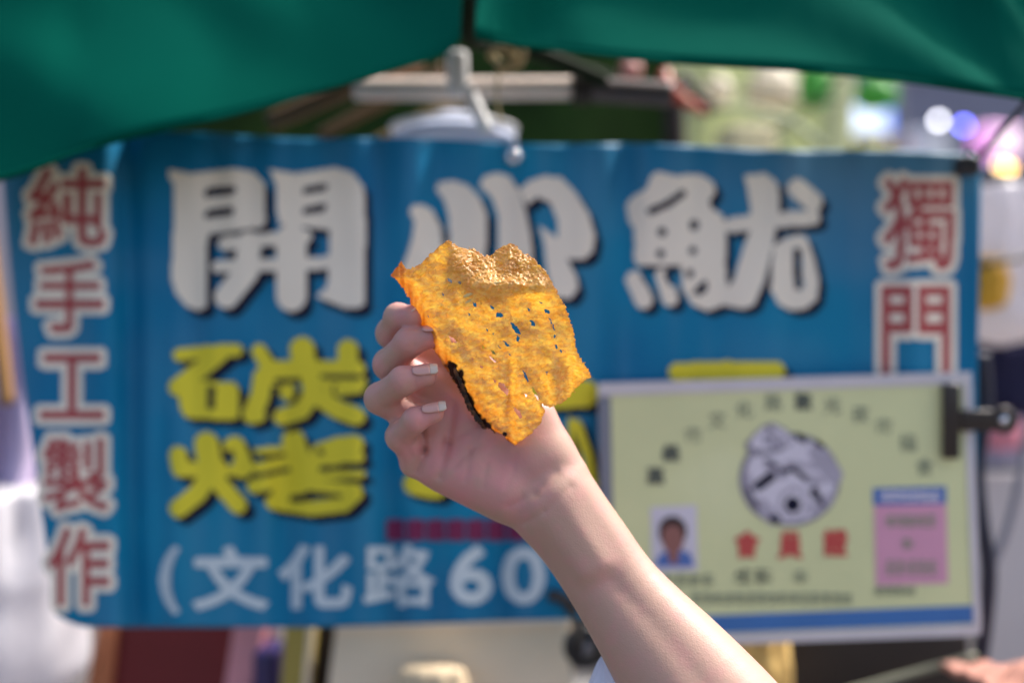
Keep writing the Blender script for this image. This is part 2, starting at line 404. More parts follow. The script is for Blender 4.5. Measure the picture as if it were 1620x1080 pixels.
cpoly('sleeve_rim', [(1524, 608), (1538, 608), (1553, 985), (1541, 985)], CDp - 0.0012, CDp + 0.0018, M_edge)
cpoly('sleeve_rim', [(976, 1010), (1541, 988), (1553, 987), (1552, 1003), (1520, 1006), (976, 1025)], CDp - 0.0014, CDp + 0.0018, M_edge)
cpoly('blue_strip', [(976, 979), (1539, 957), (1540, 985), (976, 1007)], CDp - 0.0008, CDp - 0.0002, M_cblue)
pts = [(1037,752),(1062,716),(1097,688),(1135,664),(1178,647),(1224,636),(1271,635),(1317,641),(1361,655),(1399,674),(1437,700),(1463,738)]
for i, (ch, (x, y)) in enumerate(zip('嘉義市文化路觀光夜市協會', pts)):
    heavy = i in (0, 1, 6)
    put_glyph(ch, (x - 13, y - 13, x + 13, y + 13), [(1.1 if heavy else 0.4, M_ink if heavy else M_inkl)], cworld, card, 1.6, 4, 0.0008)
for ch, (x, y) in zip('會員證', ((1182, 861), (1250, 862), (1322, 858))):
    put_glyph(ch, (x - 18, y - 20, x + 18, y + 20), [(2.0, M_cred)], cworld, card, 1.6, 5, 0.0008)
def marks(x0, y0, x1, y1, n, m, seed):
    """a line of small print, too blurred to read: uneven little strokes"""
    r = random.Random(seed); s = Shape(0, 0, 1); st = (x1 - x0) / n; h = y1 - y0
    for k in range(n):
        x = x0 + k * st
        for q in range(3):
            yy = y0 + h * (q + .5) / 3 + r.uniform(-1, 1); s.st(2.2, (x + r.uniform(0, 2), yy), (x + st * .8, yy + r.uniform(-1, 1)))
        xx = x + st * r.uniform(.3, .6); s.st(2.4, (xx, y0), (xx + r.uniform(-2, 2), y1))
    raster(None, x0 - 3, y0 - 3, x1 + 3, y1 + 3, [((lambda X, Y: s(X, Y) < 0.4), m)], cworld, 1.6, 0.0011, 'small_print', card)
marks(1048, 908, 1132, 926, 4, M_inkl, 1); marks(1163, 900, 1225, 922, 2, M_ink, 2); marks(1256, 902, 1282, 922, 1, M_inkl, 3)
marks(1095, 938, 1350, 954, 15, M_inkl, 4); marks(1385, 928, 1450, 940, 4, M_inkl, 9)
slip = cpoly('pink_slip', [(1383, 798), (1497, 796), (1500, 922), (1386, 926)], CDp - 0.0006, CDp - 0.0001, M_pink)
cpoly('slip_header', [(1381, 772), (1497, 769), (1497, 796), (1382, 799)], CDp - 0.0006, CDp - 0.0001, M_cblue2)
marks(1394, 777, 1488, 792, 6, M_cwhite, 5); marks(1402, 815, 1482, 833, 5, M_inkl, 6); marks(1428, 852, 1446, 868, 1, M_inkl, 7); marks(1402, 886, 1484, 908, 5, M_inkl, 8)
cpoly('portrait_photo', [(1029, 802), (1102, 798), (1104, 902), (1032, 906)], CDp - 0.0006, CDp - 0.0001, M_cwhite)
po_ = Shape(0, 0, 1)
hair = Shape(0, 0, 1).st(44, (1064, 838), (1064, 842)); face = Shape(0, 0, 1).st(32, (1064, 846), (1065, 858)).st(16, (1065, 858), (1066, 884))
shirt = Shape(0, 0, 1).po((1037, 897), (1042, 878), (1056, 871), (1067, 888), (1077, 869), (1092, 875), (1099, 895))
raster(None, 1030, 800, 1104, 904, [((lambda X, Y: hair(X, Y) < 0), M_hairprint), ((lambda X, Y: shirt(X, Y) < 0), M_cblue2), ((lambda X, Y: face(X, Y) < 0), M_skinprint)], cworld, 1.6, 0.0014, 'portrait_print', card)
# round emblem: a smiling face under a striped cap, in grey
k = lambda pts_: [(1000 + x / 4.05, 600 + y / 4.05) for x, y in pts_]
em = Shape(1000, 600, 4.05)
def disc(cx, cy, rx, ry): return lambda X, Y: (((X - 1000) * 4.05 - cx) / rx) ** 2 + (((Y - 600) * 4.05 - cy) / ry) ** 2 < 1
cap = Shape(1000, 600, 4.05).po((740,440),(770,370),(850,300),(900,285),(990,330),(1030,400),(980,430),(900,450),(830,480),(760,480))
capl = Shape(1000, 600, 4.05).st(14, (885,300),(840,400)).st(14, (885,300),(900,440)).st(14, (890,300),(970,400)).st(34, (750,450),(850,470),(960,440)).st(26, (870,310),(895,315)).st(30,(740,410),(760,460))
eyes = Shape(1000, 600, 4.05).st(64, (810,680),(890,620)).st(52, (1165,710),(1185,750)).st(30, (1190,760),(1220,800)).st(100, (1028,800),(1030,802)).st(34, (960,590),(1030,570),(1110,630)).st(40, (1060,360),(1100,390)).st(30,(1180,400),(1220,430)).st(50,(900,890),(930,900)).st(24,(740,700),(800,820)).st(22,(860,520),(930,560))
M_mid = mat('emblem_mid', (0.40, 0.38, 0.46), 0.4, 0.5, 0.2, 60)
midg = Shape(1000, 600, 4.05).st(80, (880,545),(960,600)).st(120, (1190,470),(1290,610)).st(90, (820,800),(900,885)).st(26, (1030,690),(960,740),(940,810),(990,880),(1080,880),(1130,800),(1100,720),(1030,690)).st(70, (1170,840),(1260,760)).st(60, (870,390),(960,400)).st(50, (740,620),(760,700)).st(40, (1000,540),(1180,560)).st(60,(1120,640),(1200,650))
raster(None, 1165, 665, 1335, 835, [(disc(1010, 640, 322, 300), M_grey), (disc(1015, 640, 290, 272), M_cwhite), ((lambda X, Y: cap(X, Y) < 2), M_grey), ((lambda X, Y: cap(X, Y) < -1), M_cwhite), ((lambda X, Y: midg(X, Y) < 0), M_mid), ((lambda X, Y: capl(X, Y) < 0), M_grey), ((lambda X, Y: eyes(X, Y) < 0), M_navy)], cworld, 1.6, 0.0009, 'emblem', card)

# clip that holds the card at its right side
M_clip = mat('dark_clip_metal', (0.035, 0.028, 0.024), 0.3, 0.5, 0.2, 30, metal=0.3)
clip = empty('bulldog_clip', at(1508, 725, CDp), 'dark metal bulldog clip gripping the right side of the member card', 'clip')
pbox('jaw', 1494, 606, 1520, 726, CDp - 0.009, 0.007, M_clip, clip, 0.002)
cc = at(1588, 664, CDp - 0.006)
pbox('lever', 1521, 648, 1572, 682, CDp - 0.008, 0.004, M_clip, clip, 0.0012)
lathe('lever_eye', [(0.0055, -0.002), (0.0075, -0.0028), (0.0115, -0.002), (0.0125, 0.0), (0.0115, 0.002), (0.0055, 0.002), (0.0055, -0.002)], cc, M_clip, clip, 28, 'Y')
lathe('rivet', [(0.0001, -0.0025), (0.0030, -0.0022), (0.0046, -0.0005), (0.0046, 0.002)], cc, M_steel, clip, 24, 'Y')
bclip = empty('binder_clip', at(1536, 275, BD), 'small black clip on the upper right corner of the banner', 'clip')
pbox('clip_body', 1518, 246, 1554, 276, BD - 0.018, 0.016, M_dark, bclip, 0.004)
tube('clip_arm', spline([at(1528, 248, BD - 0.012), at(1536, 236, BD - 0.016), at(1548, 248, BD - 0.012)], 8), 0.0014, M_dark, bclip, 8)

# ------------------------------------------------------------------ green canopy cloth (two sheets)
M_green = mat('canopy_cloth', (0.0005, 0.108, 0.072), 0.9, 0.03, 0.16, 5, 0.25, 1500, trans=0.18)
def canopy(hem, label, d0, d1, seed, fold):
    n, m_ = 90, 40; hp = spline([at(x, y, d0 + (d1 - d0) * i / (len(hem) - 1)) for i, (x, y) in enumerate(hem)], 12)
    idx = np.linspace(0, len(hp) - 1, n)
    V = []
    for j in range(m_):
        t = j / (m_ - 1)
        for i in range(n):
            a = hp[int(idx[i])]; s = i / (n - 1)
            f = fold(s, t)
            V.append(a + Vector((0, 0.16 * t + f, 0.36 * t)))
    F = [(j * n + i, j * n + i + 1, (j + 1) * n + i + 1, (j + 1) * n + i) for j in range(m_ - 1) for i in range(n - 1)]
    o = pydata('canopy_cloth', V, F, M_green)
    md = o.modifiers.new('thick', 'SOLIDIFY'); md.thickness = 0.0012
    hemt = tube('hem', [p + Vector((0, 0.0006, 0.0)) for p in hp], 0.0022, M_green, o, 8)
    return tag(o, label, 'canopy', 'green canopy cloths above the banner')
vn = lambda x, y, s: float(vnoise(np.array(x), np.array(y), s))
canopy([(-330, 340), (-150, 310), (0, 280), (76, 256), (152, 231), (263, 203), (354, 184), (455, 157), (557, 127), (633, 104), (698, 84), (728, 56)],
       'dark green canopy cloth sagging over the left half of the banner', 0.80, 0.84, 11,
       lambda s, t: 0.014 * math.sin(9 * s + 4.5 * t + 1.0) * (0.35 + t) + 0.010 * vn(s * 7 + t * 3, t * 3, 21))
canopy([(752, 58), (800, 67), (880, 77), (952, 86), (1104, 100), (1255, 109), (1407, 124), (1534, 142), (1620, 155), (1760, 185), (1950, 230)],
       'brighter green canopy cloth hanging above the right half of the banner', 0.83, 0.78, 12,
       lambda s, t: 0.013 * math.sin(13 * ((s - 0.35) ** 2 * 3 + t * 1.1)) * (0.3 + t) + 0.004 * math.sin(26 * ((s - 0.45) ** 2 * 3 + t)) * (0.3 + t) + 0.008 * vn(s * 6, t * 5, 22))

# ------------------------------------------------------------------ squid crisp
Z0 = 0.600
def zc(u, v): return 560 + u / 2.768, 350 + v / 2.768       # traced at an enlarged scale
OUT = [(165,240),(175,215),(205,178),(225,205),(245,210),(290,188),(330,150),(355,125),(400,90),(420,85),(445,105),(475,120),(515,115),(545,135),(570,152),(600,148),(625,125),(655,105),(690,98),(715,110),(745,140),(790,165),(815,190),(845,225),(870,270),(890,310),(905,340),(925,370),(945,425),(960,470),(968,520),(975,565),(1000,610),(1030,655),(1042,678),(1010,700),(975,730),(950,760),(915,795),(880,808),(850,812),(832,806),(822,800),(835,832),(820,880),(790,915),(755,945),(725,965),(710,982),(690,978),(670,960),(650,930),(610,920),(570,900),(535,860),(505,810),(480,765),(445,715),(415,665),(370,590),(330,540),(300,490),(285,450),(260,400),(240,340),(205,280),(170,245)]
HOLES = [[(410,248),(432,260),(430,272),(412,260)],[(598,366),(616,380),(610,387),(597,378)],[(622,402),(640,400),(653,412),(646,423),(625,418)],[(682,438),(700,450),(722,472),(732,497),(712,490),(695,468)],[(712,498),(724,508),(722,529),(712,522)],[(769,432),(785,436),(796,460),(780,458)],[(834,385),(858,389),(854,406),(838,402)],[(853,422),(860,424),(868,446),(862,447)],[(868,450),(874,452),(880,478),(873,476)],[(875,494),(884,498),(881,513),(876,510)],[(879,538),(886,540),(893,556),(886,560)],[(901,560),(908,562),(913,575),(907,580)],[(652,522),(668,530),(681,549),(668,548)],[(599,562),(612,566),(622,580),(610,582)],[(631,544),(645,553),(642,561)],[(520,353),(538,363),(534,375),(522,370)],[(385,313),(398,320),(391,329)],[(549,627),(566,638),(558,644)],[(560,544),(573,551),(567,559)],[(636,702),(658,712),(677,740),(673,762),(655,747),(632,722)],[(699,816),(722,826),(737,855),(728,863),(708,840)],[(415,500),(440,514),(456,533),(430,530)],[(590,588),(612,598),(627,618),(606,610)],[(757,380),(770,386),(766,394)],[(498,402),(510,406),(505,414)],[(608,690),(622,698),(618,708)],[(745,752),(758,764),(752,770)],[(738,648),(750,664),(768,700),(762,706),(745,680)],[(780,722),(800,755),(812,785),(800,775),(782,742)],[(840,655),(850,662),(846,672)],[(810,350),(828,356),(822,362)],[(322,412),(330,418),(326,424)],[(455,262),(470,266),(466,276),(458,272)],[(515,596),(524,600),(520,608)],[(676,575),(688,582),(684,590)],[(580,470),(588,474),(585,482)],[(606,486),(614,490),(611,496)]]
CHAR = [(425,640),(462,700),(490,780),(530,850),(575,905),(600,950)]
LE = [(178,205),(245,170),(280,205),(340,240),(400,260),(450,285),(490,300),(540,330),(590,370),(665,415),(715,445),(765,480),(810,505),(860,535),(900,570),(980,690)]
def sq_dz(u, v):
    """depth of the crisp in mm behind the focus plane"""
    mm = 0.1376
    z = (v - 520) * mm * 0.24 - (u - 600) * mm * 0.16
    vr = 275 + 0.00025 * (u - 640) ** 2 + 6 * vnoise(u / 45, v * 0 + 2.0, 31)
    win = sm(430, 520, u) * (1 - sm(800, 900, u))
    h = np.maximum(0, vr - v) * mm
    z = z + win * 0.92 * h 
    z -= 3.2 * win * np.exp(-((v - vr) / 42) ** 2)
    # top left sheet bends a little towards the light
    z += 2.5 * np.exp(-((u - 455) / 30) ** 2) * sm(520, 250, v)
    e = u - np.interp(v, [p[0] for p in LE], [p[1] for p in LE])
    wdt = np.interp(v, [150, 300, 650, 900], [95, 95, 80, 50])
    z += 15 * np.maximum(0, 1 - e / wdt) ** 2
    # folds running down the lower half
    z += 2.6 * np.exp(-((u - (690 + (v - 650) * -0.02)) / 22) ** 2) * sm(520, 640, v)
    z += sm(0, 30, u - (738 + (v - 650) * 0.52)) * 2.0 * sm(600, 760, v) - 2.2 * np.exp(-((u - (770 + (v - 650) * 0.45)) / 26) ** 2) * sm(600, 740, v)
    z -= 3.5 * np.exp(-((u - 880) / 30) ** 2) * sm(560, 680, v) 
    z += 3.0 * np.exp(-((u - 945) / 40) ** 2) * sm(520, 640, v)
    z += 1.5 * np.exp(-((u - 790 - (v - 400) * .3) / 40) ** 2) * sm(300, 380, v) * (1 - sm(520, 620, v))
    z += 3.4 * vnoise(u / 150, v / 150, 32) + 1.3 * vnoise(u / 62, v / 62, 33)
    # fibrous relief
    a = (u * 0.80 - v * 0.60); b = (u * 0.60 + v * 0.80)
    z += 0.50 * vnoise(a / 26, b / 12, 34) + 0.36 * vnoise(a / 14 + 5, b / 7, 35) + 0.22 * vnoise(a / 8 + 2, b / 5, 38)
    gr = np.maximum(win * sm(330, 230, v) * 1.2, 0.4)
    z += gr * 0.75 * vnoise(u / 11, v / 9, 36) + gr * 0.40 * vnoise(u / 6, v / 5.5, 37)
    return z
st = 2.4
nu, nv = int((1060 - 150) / st), int((1000 - 70) / st)
gu = 150 + np.arange(nu + 1) * st; gv = 70 + np.arange(nv + 1) * st
GU, GV = np.meshgrid(gu, gv)
CU, CV = GU[:-1, :-1] + st / 2, GV[:-1, :-1] + st / 2
wu = CU + 5 * vnoise(CU / 11, CV / 11, 41) + 3 * vnoise(CU / 5, CV / 5, 42); wv = CV + 5 * vnoise(CU / 11 + 9, CV / 11, 43) + 3 * vnoise(CU / 5, CV / 5, 44)
keep = pip(wu, wv, OUT)
hu = CU + 2.5 * vnoise(CU / 7, CV / 7, 45); hv = CV + 2.5 * vnoise(CU / 7, CV / 7, 46)
for hpoly in HOLES: keep &= ~pip(hu, hv, hpoly)
rim = dpoly(GU, GV, OUT)
DZ = sq_dz(GU, GV)
def sq_world(u, v, dz):
    px, py = zc(u, v); d = Z0 + dz / 1000
    return np.stack([(px - 810) * S * d, d, H - (py - 540) * S * d], -1)
FR = sq_world(GU, GV, DZ); thick = 1.0 + 0.35 * vnoise(GU / 9, GV / 9, 47) + 0.5 * np.exp(-rim / 6)
BK = sq_world(GU, GV, DZ + thick)
jj, ii = np.nonzero(keep); cs = nu + 1
q = np.stack([jj * cs + ii, (jj + 1) * cs + ii, (jj + 1) * cs + ii + 1, jj * cs + ii + 1], 1)
N = cs * (nv + 1); faces = [q, q[:, ::-1] + N]
for dj, di, a, b in ((0, -1, 0, 1), (1, 0, 1, 2), (0, 1, 2, 3), (-1, 0, 3, 0)):
    kp = np.pad(keep, 1); nb = kp[1 + jj + dj, 1 + ii + di]; e = ~nb
    faces.append(np.stack([q[e, b], q[e, a], q[e, a] + N, q[e, b] + N], 1))
faces = np.concatenate(faces); allv = np.concatenate([FR.reshape(-1, 3), BK.reshape(-1, 3)])
uq, inv = np.unique(faces, return_inverse=True); faces = inv.reshape(faces.shape)
me = bpy.data.meshes.new('squid_crisp'); me.from_pydata(allv[uq].tolist(), [], faces.tolist())
uu = np.tile(GU.ravel(), 2)[uq]; vv = np.tile(GV.ravel(), 2)[uq]
ch = np.exp(-(dpoly(uu, vv, CHAR, False) / (25 + 15 * vnoise(uu / 18, vv / 18, 48)).clip(5)) ** 2)
ch = np.maximum(ch, 0.9 * np.exp(-(np.hypot(uu - 660, vv - 932) / 12) ** 2))
ch = np.maximum(ch, 0.8 * np.exp(-(np.hypot(uu - 470, (vv - 665) * .6) / 16) ** 2))
toast = np.maximum(np.exp(-((uu - np.interp(vv, [p[0] for p in LE], [p[1] for p in LE]) - 18) / 42).clip(0) ** 1.8), 0.6 * np.exp(-np.tile(rim.ravel(), 2)[uq] / 7))
toast = toast * (0.8 + 0.35 * vnoise(uu / 9, vv / 60, 55))
toast = np.maximum(toast, 0.22 * sm(0.2, 0.8, vnoise(uu / 70, vv / 70, 49))) 
for nm, arr in (('char', ch), ('toast', toast)):
    at_ = me.attributes.new(nm, 'FLOAT', 'POINT'); at_.data.foreach_set('value', arr.astype(np.float32))
M_sq = bpy.data.materials.new('squid_crisp'); M_sq.use_nodes = True
n = M_sq.node_tree.nodes; l = M_sq.node_tree.links; p = n['Principled BSDF']
def node(t, **kw):
    x = n.new(t)
    for k_, v_ in kw.items(): setattr(x, k_, v_)
    return x
def mixc(fac, a, b):
    x = node('ShaderNodeMix', data_type='RGBA')
    for s_, v_ in ((6, a), (7, b)):
        if isinstance(v_, tuple): x.inputs[s_].default_value = (*v_, 1)
        else: l.new(v_, x.inputs[s_])
    if isinstance(fac, float): x.inputs[0].default_value = fac
    else: l.new(fac, x.inputs[0])
    return x.outputs[2]
tc = node('ShaderNodeTexCoord'); nz = node('ShaderNodeTexNoise'); nz.inputs['Scale'].default_value = 260; nz.inputs['Detail'].default_value = 6
l.new(tc.outputs['Object'], nz.inputs['Vector'])
nz2 = node('ShaderNodeTexNoise'); nz2.inputs['Scale'].default_value = 60; nz2.inputs['Detail'].default_value = 4; l.new(tc.outputs['Object'], nz2.inputs['Vector'])
rmp = node('ShaderNodeMapRange'); l.new(nz.outputs[0], rmp.inputs[0]); rmp.inputs[1].default_value = 0.35; rmp.inputs[2].default_value = 0.65
aC = node('ShaderNodeAttribute', attribute_name='char'); aT = node('ShaderNodeAttribute', attribute_name='toast')
cbase = mixc(rmp.outputs[0], (0.82, 0.47, 0.13), (0.95, 0.72, 0.34))
cbase = mixc(aT.outputs['Fac'], cbase, (0.52, 0.19, 0.02))
chm = node('ShaderNodeMapRange'); chs = node('ShaderNodeMath', operation='MULTIPLY_ADD'); l.new(aC.outputs['Fac'], chs.inputs[0]); chs.inputs[1].default_value = 1.0
nzs = node('ShaderNodeMath', operation='MULTIPLY_ADD'); l.new(nz2.outputs[0], nzs.inputs[0]); nzs.inputs[1].default_value = 0.7; nzs.inputs[2].default_value = -0.35
l.new(nzs.outputs[0], chs.inputs[2]); l.new(chs.outputs[0], chm.inputs[0]); chm.inputs[1].default_value = 0.32; chm.inputs[2].default_value = 0.62
cb = mixc(chm.outputs[0], cbase, (0.018, 0.010, 0.007))
l.new(cb, p.inputs['Base Color']); p.inputs['Roughness'].default_value = 0.24; p.inputs['Specular IOR Level'].default_value = 0.9
bp = node('ShaderNodeBump'); bp.inputs['Strength'].default_value = 0.3; bp.inputs['Distance'].default_value = 0.0005
nb = node('ShaderNodeTexNoise'); nb.inputs['Scale'].default_value = 900; nb.inputs['Detail'].default_value = 3; l.new(tc.outputs['Object'], nb.inputs['Vector'])
l.new(nb.outputs[0], bp.inputs['Height']); l.new(bp.outputs[0], p.inputs['Normal'])
mp = node('ShaderNodeMapping'); mp.inputs['Rotation'].default_value = (0, R(-37), 0); mp.inputs['Scale'].default_value = (190, 400, 460); l.new(tc.outputs['Object'], mp.inputs['Vector'])
fn = node('ShaderNodeTexNoise'); fn.inputs['Scale'].default_value = 1.0; fn.inputs['Detail'].default_value = 4; fn.inputs['Distortion'].default_value = 1.0; l.new(mp.outputs[0], fn.inputs['Vector'])
fib = node('ShaderNodeMapRange'); l.new(fn.outputs[0], fib.inputs[0]); fib.inputs[1].default_value = 0.36; fib.inputs[2].default_value = 0.62
bp2 = node('ShaderNodeBump'); bp2.inputs['Strength'].default_value = 0.8; bp2.inputs['Distance'].default_value = 0.0010; l.new(fn.outputs[0], bp2.inputs['Height']); l.new(bp.outputs[0], bp2.inputs['Normal']); l.new(bp2.outputs[0], p.inputs['Normal'])
tr = node('ShaderNodeBsdfTranslucent'); l.new(bp2.outputs[0], tr.inputs['Normal']); tcb = mixc(chm.outputs[0], mixc(aT.outputs['Fac'], mixc(fib.outputs[0], (0.92, 0.56, 0.07), (1.0, 0.84, 0.30)), (0.66, 0.30, 0.035)), (0.02, 0.01, 0.005)); l.new(tcb, tr.inputs[0])
ms = node('ShaderNodeMixShader'); ms.inputs[0].default_value = 0.62; l.new(p.outputs[0], ms.inputs[1]); l.new(tr.outputs[0], ms.inputs[2]); l.new(ms.outputs[0], n['Material Output'].inputs[0])
squid = tag(link('squid_crisp', me, M_sq), 'crisp orange sheet of grilled squid with torn holes and burnt edge, in the hand', 'snack')
# charred crust hanging off the lower left edge
M_char = mat('charred_crust', (0.016, 0.010, 0.008), 0.45, 0.6, 0.5, 330, 0.9, 700)
mix_ = [x for x in M_char.node_tree.nodes if x.type == 'MIX'][0]; mix_.inputs[6].default_value = (0.010, 0.007, 0.006, 1); mix_.inputs[7].default_value = (0.20, 0.075, 0.02, 1)
mr_ = M_char.node_tree.nodes.new('ShaderNodeMapRange'); mr_.inputs[1].default_value = 0.46; mr_.inputs[2].default_value = 0.66
M_char.node_tree.links.new(mix_.inputs[0].links[0].from_socket, mr_.inputs[0]); M_char.node_tree.links.new(mr_.outputs[0], mix_.inputs[0])
cp_ = []
path = spline([Vector(sq_world(np.array(float(u)), np.array(float(v)), np.array(sq_dz(np.array(float(u)), np.array(float(v))) - 0.6))) for u, v in ((440, 640), (466, 690), (487, 748), (508, 800), (536, 845), (566, 888), (592, 928), (606, 962))], 10)
V = []; F = []; sg = 14
for i, c in enumerate(path):
    t = (path[min(i + 1, len(path) - 1)] - path[max(i - 1, 0)]).normalized(); a_ = t.cross(Vector((0, 1, 0))).normalized(); b_ = t.cross(a_)
    s = i / (len(path) - 1)
    rr = 0.0022 * (math.sin(math.pi * min(1, max(0.02, s * 0.97))) ** 0.35) * (1.1 - 0.35 * s)
    if i in (0, len(path) - 1): rr = 0.0003
    for k_ in range(sg):
        an = 2 * math.pi * k_ / sg
        f = rr * (1 + 0.45 * vn(i * 0.16 + 3, 1.5 * math.cos(an) + 4, 51) + 0.35 * vn(i * 0.5, 2.5 * math.sin(an) + 7, 52) + 0.22 * vn(i * 1.1, k_ * 1.1, 53))
        V.append(c + a_ * math.cos(an) * f * 1.1 + b_ * math.sin(an) * f * 0.55)
for i in range(len(path) - 1):
    for k_ in range(sg): F.append((i * sg + k_, i * sg + (k_ + 1) % sg, (i + 1) * sg + (k_ + 1) % sg, (i + 1) * sg + k_))
pydata('charred_crust', V, F, M_char, squid)
M_seed = mat('pale_flake', (0.78, 0.58, 0.22), 0.45, 0.5, 0.1, 100)
for u, v, an, L in ((502, 322, -22, 26), (504, 350, -26, 20), (627, 269, -12, 20)):
    c = Vector(sq_world(np.array(float(u)), np.array(float(v)), np.array(sq_dz(np.array(float(u)), np.array(float(v))) - 1.0)))
    bm = bmesh.new(); bmesh.ops.create_uvsphere(bm, u_segments=14, v_segments=8, radius=1)
    L_ = L * 0.1376e-3
    for w_ in bm.verts:
        x, y, z = w_.co; tp = 1 - 0.45 * (x * 0.5 + 0.5)
        w_.co = Vector((x * L_, y * 0.0007, z * L_ * 0.36 * tp))
    bmesh.ops.rotate(bm, verts=bm.verts, cent=(0, 0, 0), matrix=Matrix.Rotation(R(an), 3, 'Y')); bmesh.ops.translate(bm, verts=bm.verts, vec=c)
    frombm('sesame_seed', bm, M_seed, squid, True)

# ------------------------------------------------------------------ person: hand and forearm as one surface (distance field + surface nets)
def J(px, py, dz): return np.array(at(px, py, Z0 + dz / 1000)) * 1000      # mm
lo = np.array([-105.0, 545.0, 1150.0]); hi = np.array([345.0, 690.0, 1500.0]); lo[1] = 330.0
vs = 1.25
dims = np.ceil((hi - lo) / vs).astype(int)
BIG = 60.0
def sub(a, b, r, pad):
    mn = np.minimum(a, b) - r - pad; mx = np.maximum(a, b) + r + pad
    i0 = np.clip(((mn - lo) / vs).astype(int), 0, dims - 1); i1 = np.clip(((mx - lo) / vs).astype(int) + 2, 1, dims)
    return tuple(slice(x, y) for x, y in zip(i0, i1))
def grid(sl): return np.meshgrid(*[(lo[k_] + np.arange(sl[k_].start, sl[k_].stop) * vs).astype(np.float32) for k_ in range(3)], indexing='ij', sparse=True)
def cone(Fd, a, b, ra, rb, k_):
    sl = sub(a, b, max(ra, rb), k_ + 4); X, Y, Z = grid(sl); d = b - a; L2 = float(d @ d) + 1e-6
    t = np.clip(((X - a[0]) * d[0] + (Y - a[1]) * d[1] + (Z - a[2]) * d[2]) / L2, 0, 1)
    e = np.sqrt((X - a[0] - t * d[0]) ** 2 + (Y - a[1] - t * d[1]) ** 2 + (Z - a[2] - t * d[2]) ** 2) - (ra + (rb - ra) * t)
    o = Fd[sl]; h = np.maximum(k_ - np.abs(o - e), 0) / k_
    Fd[sl] = np.minimum(o, e) - h * h * k_ / 4
FG = {'pinky': [(674,728,46,11.0),(634,690,29,9.4),(657,664,13,8.0),(686,653,13,6.6)],
      'ring': [(690,675,47,12.0),(602,630,31,10.0),(638,602,13,8.9),(674,593,12,7.2)],
      'middle': [(703,615,50,12.2),(616,576,37,10.2),(648,541,20,9.4),(680,532,18,7.6)],
      'index': [(715,560,54,12.0),(619,527,48,9.8),(630,502,33,9.0),(654,500,20,7.4)],
      'thumb': [(850,715,48,15.0),(806,628,44,12.5),(745,572,34,10.5),(718,548,28,8.8)]}
A = np.full(dims, BIG, np.float32)
# palm
for a, ra, b, rb in (((838,800,37),17,(672,730,45),11.5), ((846,782,40),18,(690,675,47),12.5), ((852,762,44),18,(703,615,50),12.8), ((858,742,47),16,(715,560,54),12.5),
                     ((848,728,38),19,(806,650,40),15.5), ((800,776,35),17.5,(706,742,39),14), ((760,740,44),17,(720,660,50),14)):
    cone(A, J(*a), J(*b), ra, rb, 9.0)
cone(A, J(846, 662, 40), J(868, 718, 39), 14.5, 16, 6.0); cone(A, J(868, 718, 39), J(890, 754, 38), 16, 17, 6.0)
for f_, c in FG.items(): cone(A, J(*c[0][:3]), J(*c[1][:3]), c[0][3], c[1][3], 6.0)
# forearm and upper arm
ST = [((812,833),(925,738),38,.40),((860,882),(985,828),34,.385),((910,956),(1050,920),27,.39),((974,1070),(1165,1037),12,.41),((1030,1180),(1262,1138),-4,.41),((1075,1300),(1345,1235),-20,.40)]
keys = np.array([(*a, *b, c_, d_) for a, b, c_, d_ in ST], float); tt = np.linspace(0, len(ST) - 1, 26)
def cat(P, t):
    i = min(int(t), len(P) - 2); f = t - i; a, b, c, d = P[max(i - 1, 0)], P[i], P[i + 1], P[min(i + 2, len(P) - 1)]
    return 0.5 * (2 * b + (c - a) * f + (2 * a - 5 * b + 4 * c - d) * f * f + (3 * b - a - 3 * c + d) * f ** 3)
prev = None
for t_ in tt:
    q_ = cat(keys, t_); L_, R_, dz, fr = q_[:2], q_[2:4], q_[4], q_[5]
    s_ = S * (Z0 + dz / 1000) * 1000
    wpx = math.hypot(R_[0] - L_[0], R_[1] - L_[1]); r = wpx * s_ * fr; ux, uy = (R_[0] - L_[0]) / wpx, (R_[1] - L_[1]) / wpx; rp = r / s_
    ca = J(L_[0] + ux * rp, L_[1] + uy * rp, dz); cb_ = J(R_[0] - ux * rp, R_[1] - uy * rp, dz)
    if prev is not None:
        cone(A, prev[0], ca, prev[2], r, 2.0); cone(A, prev[1], cb_, prev[2], r, 2.0)
    prev = (ca, cb_, r)
el = J(1212, 1275, -22); sh_ = np.array([310.0, 395.0, 1262.0])
cone(A, el, sh_, 36, 43, 14.0)
cone(A, J(690, 695, 38), J(681, 742, 38), 8.5, 8.5, 5.0); cone(A, J(652, 694, 32), J(652, 734, 38), 8.0, 8.0, 5.0)
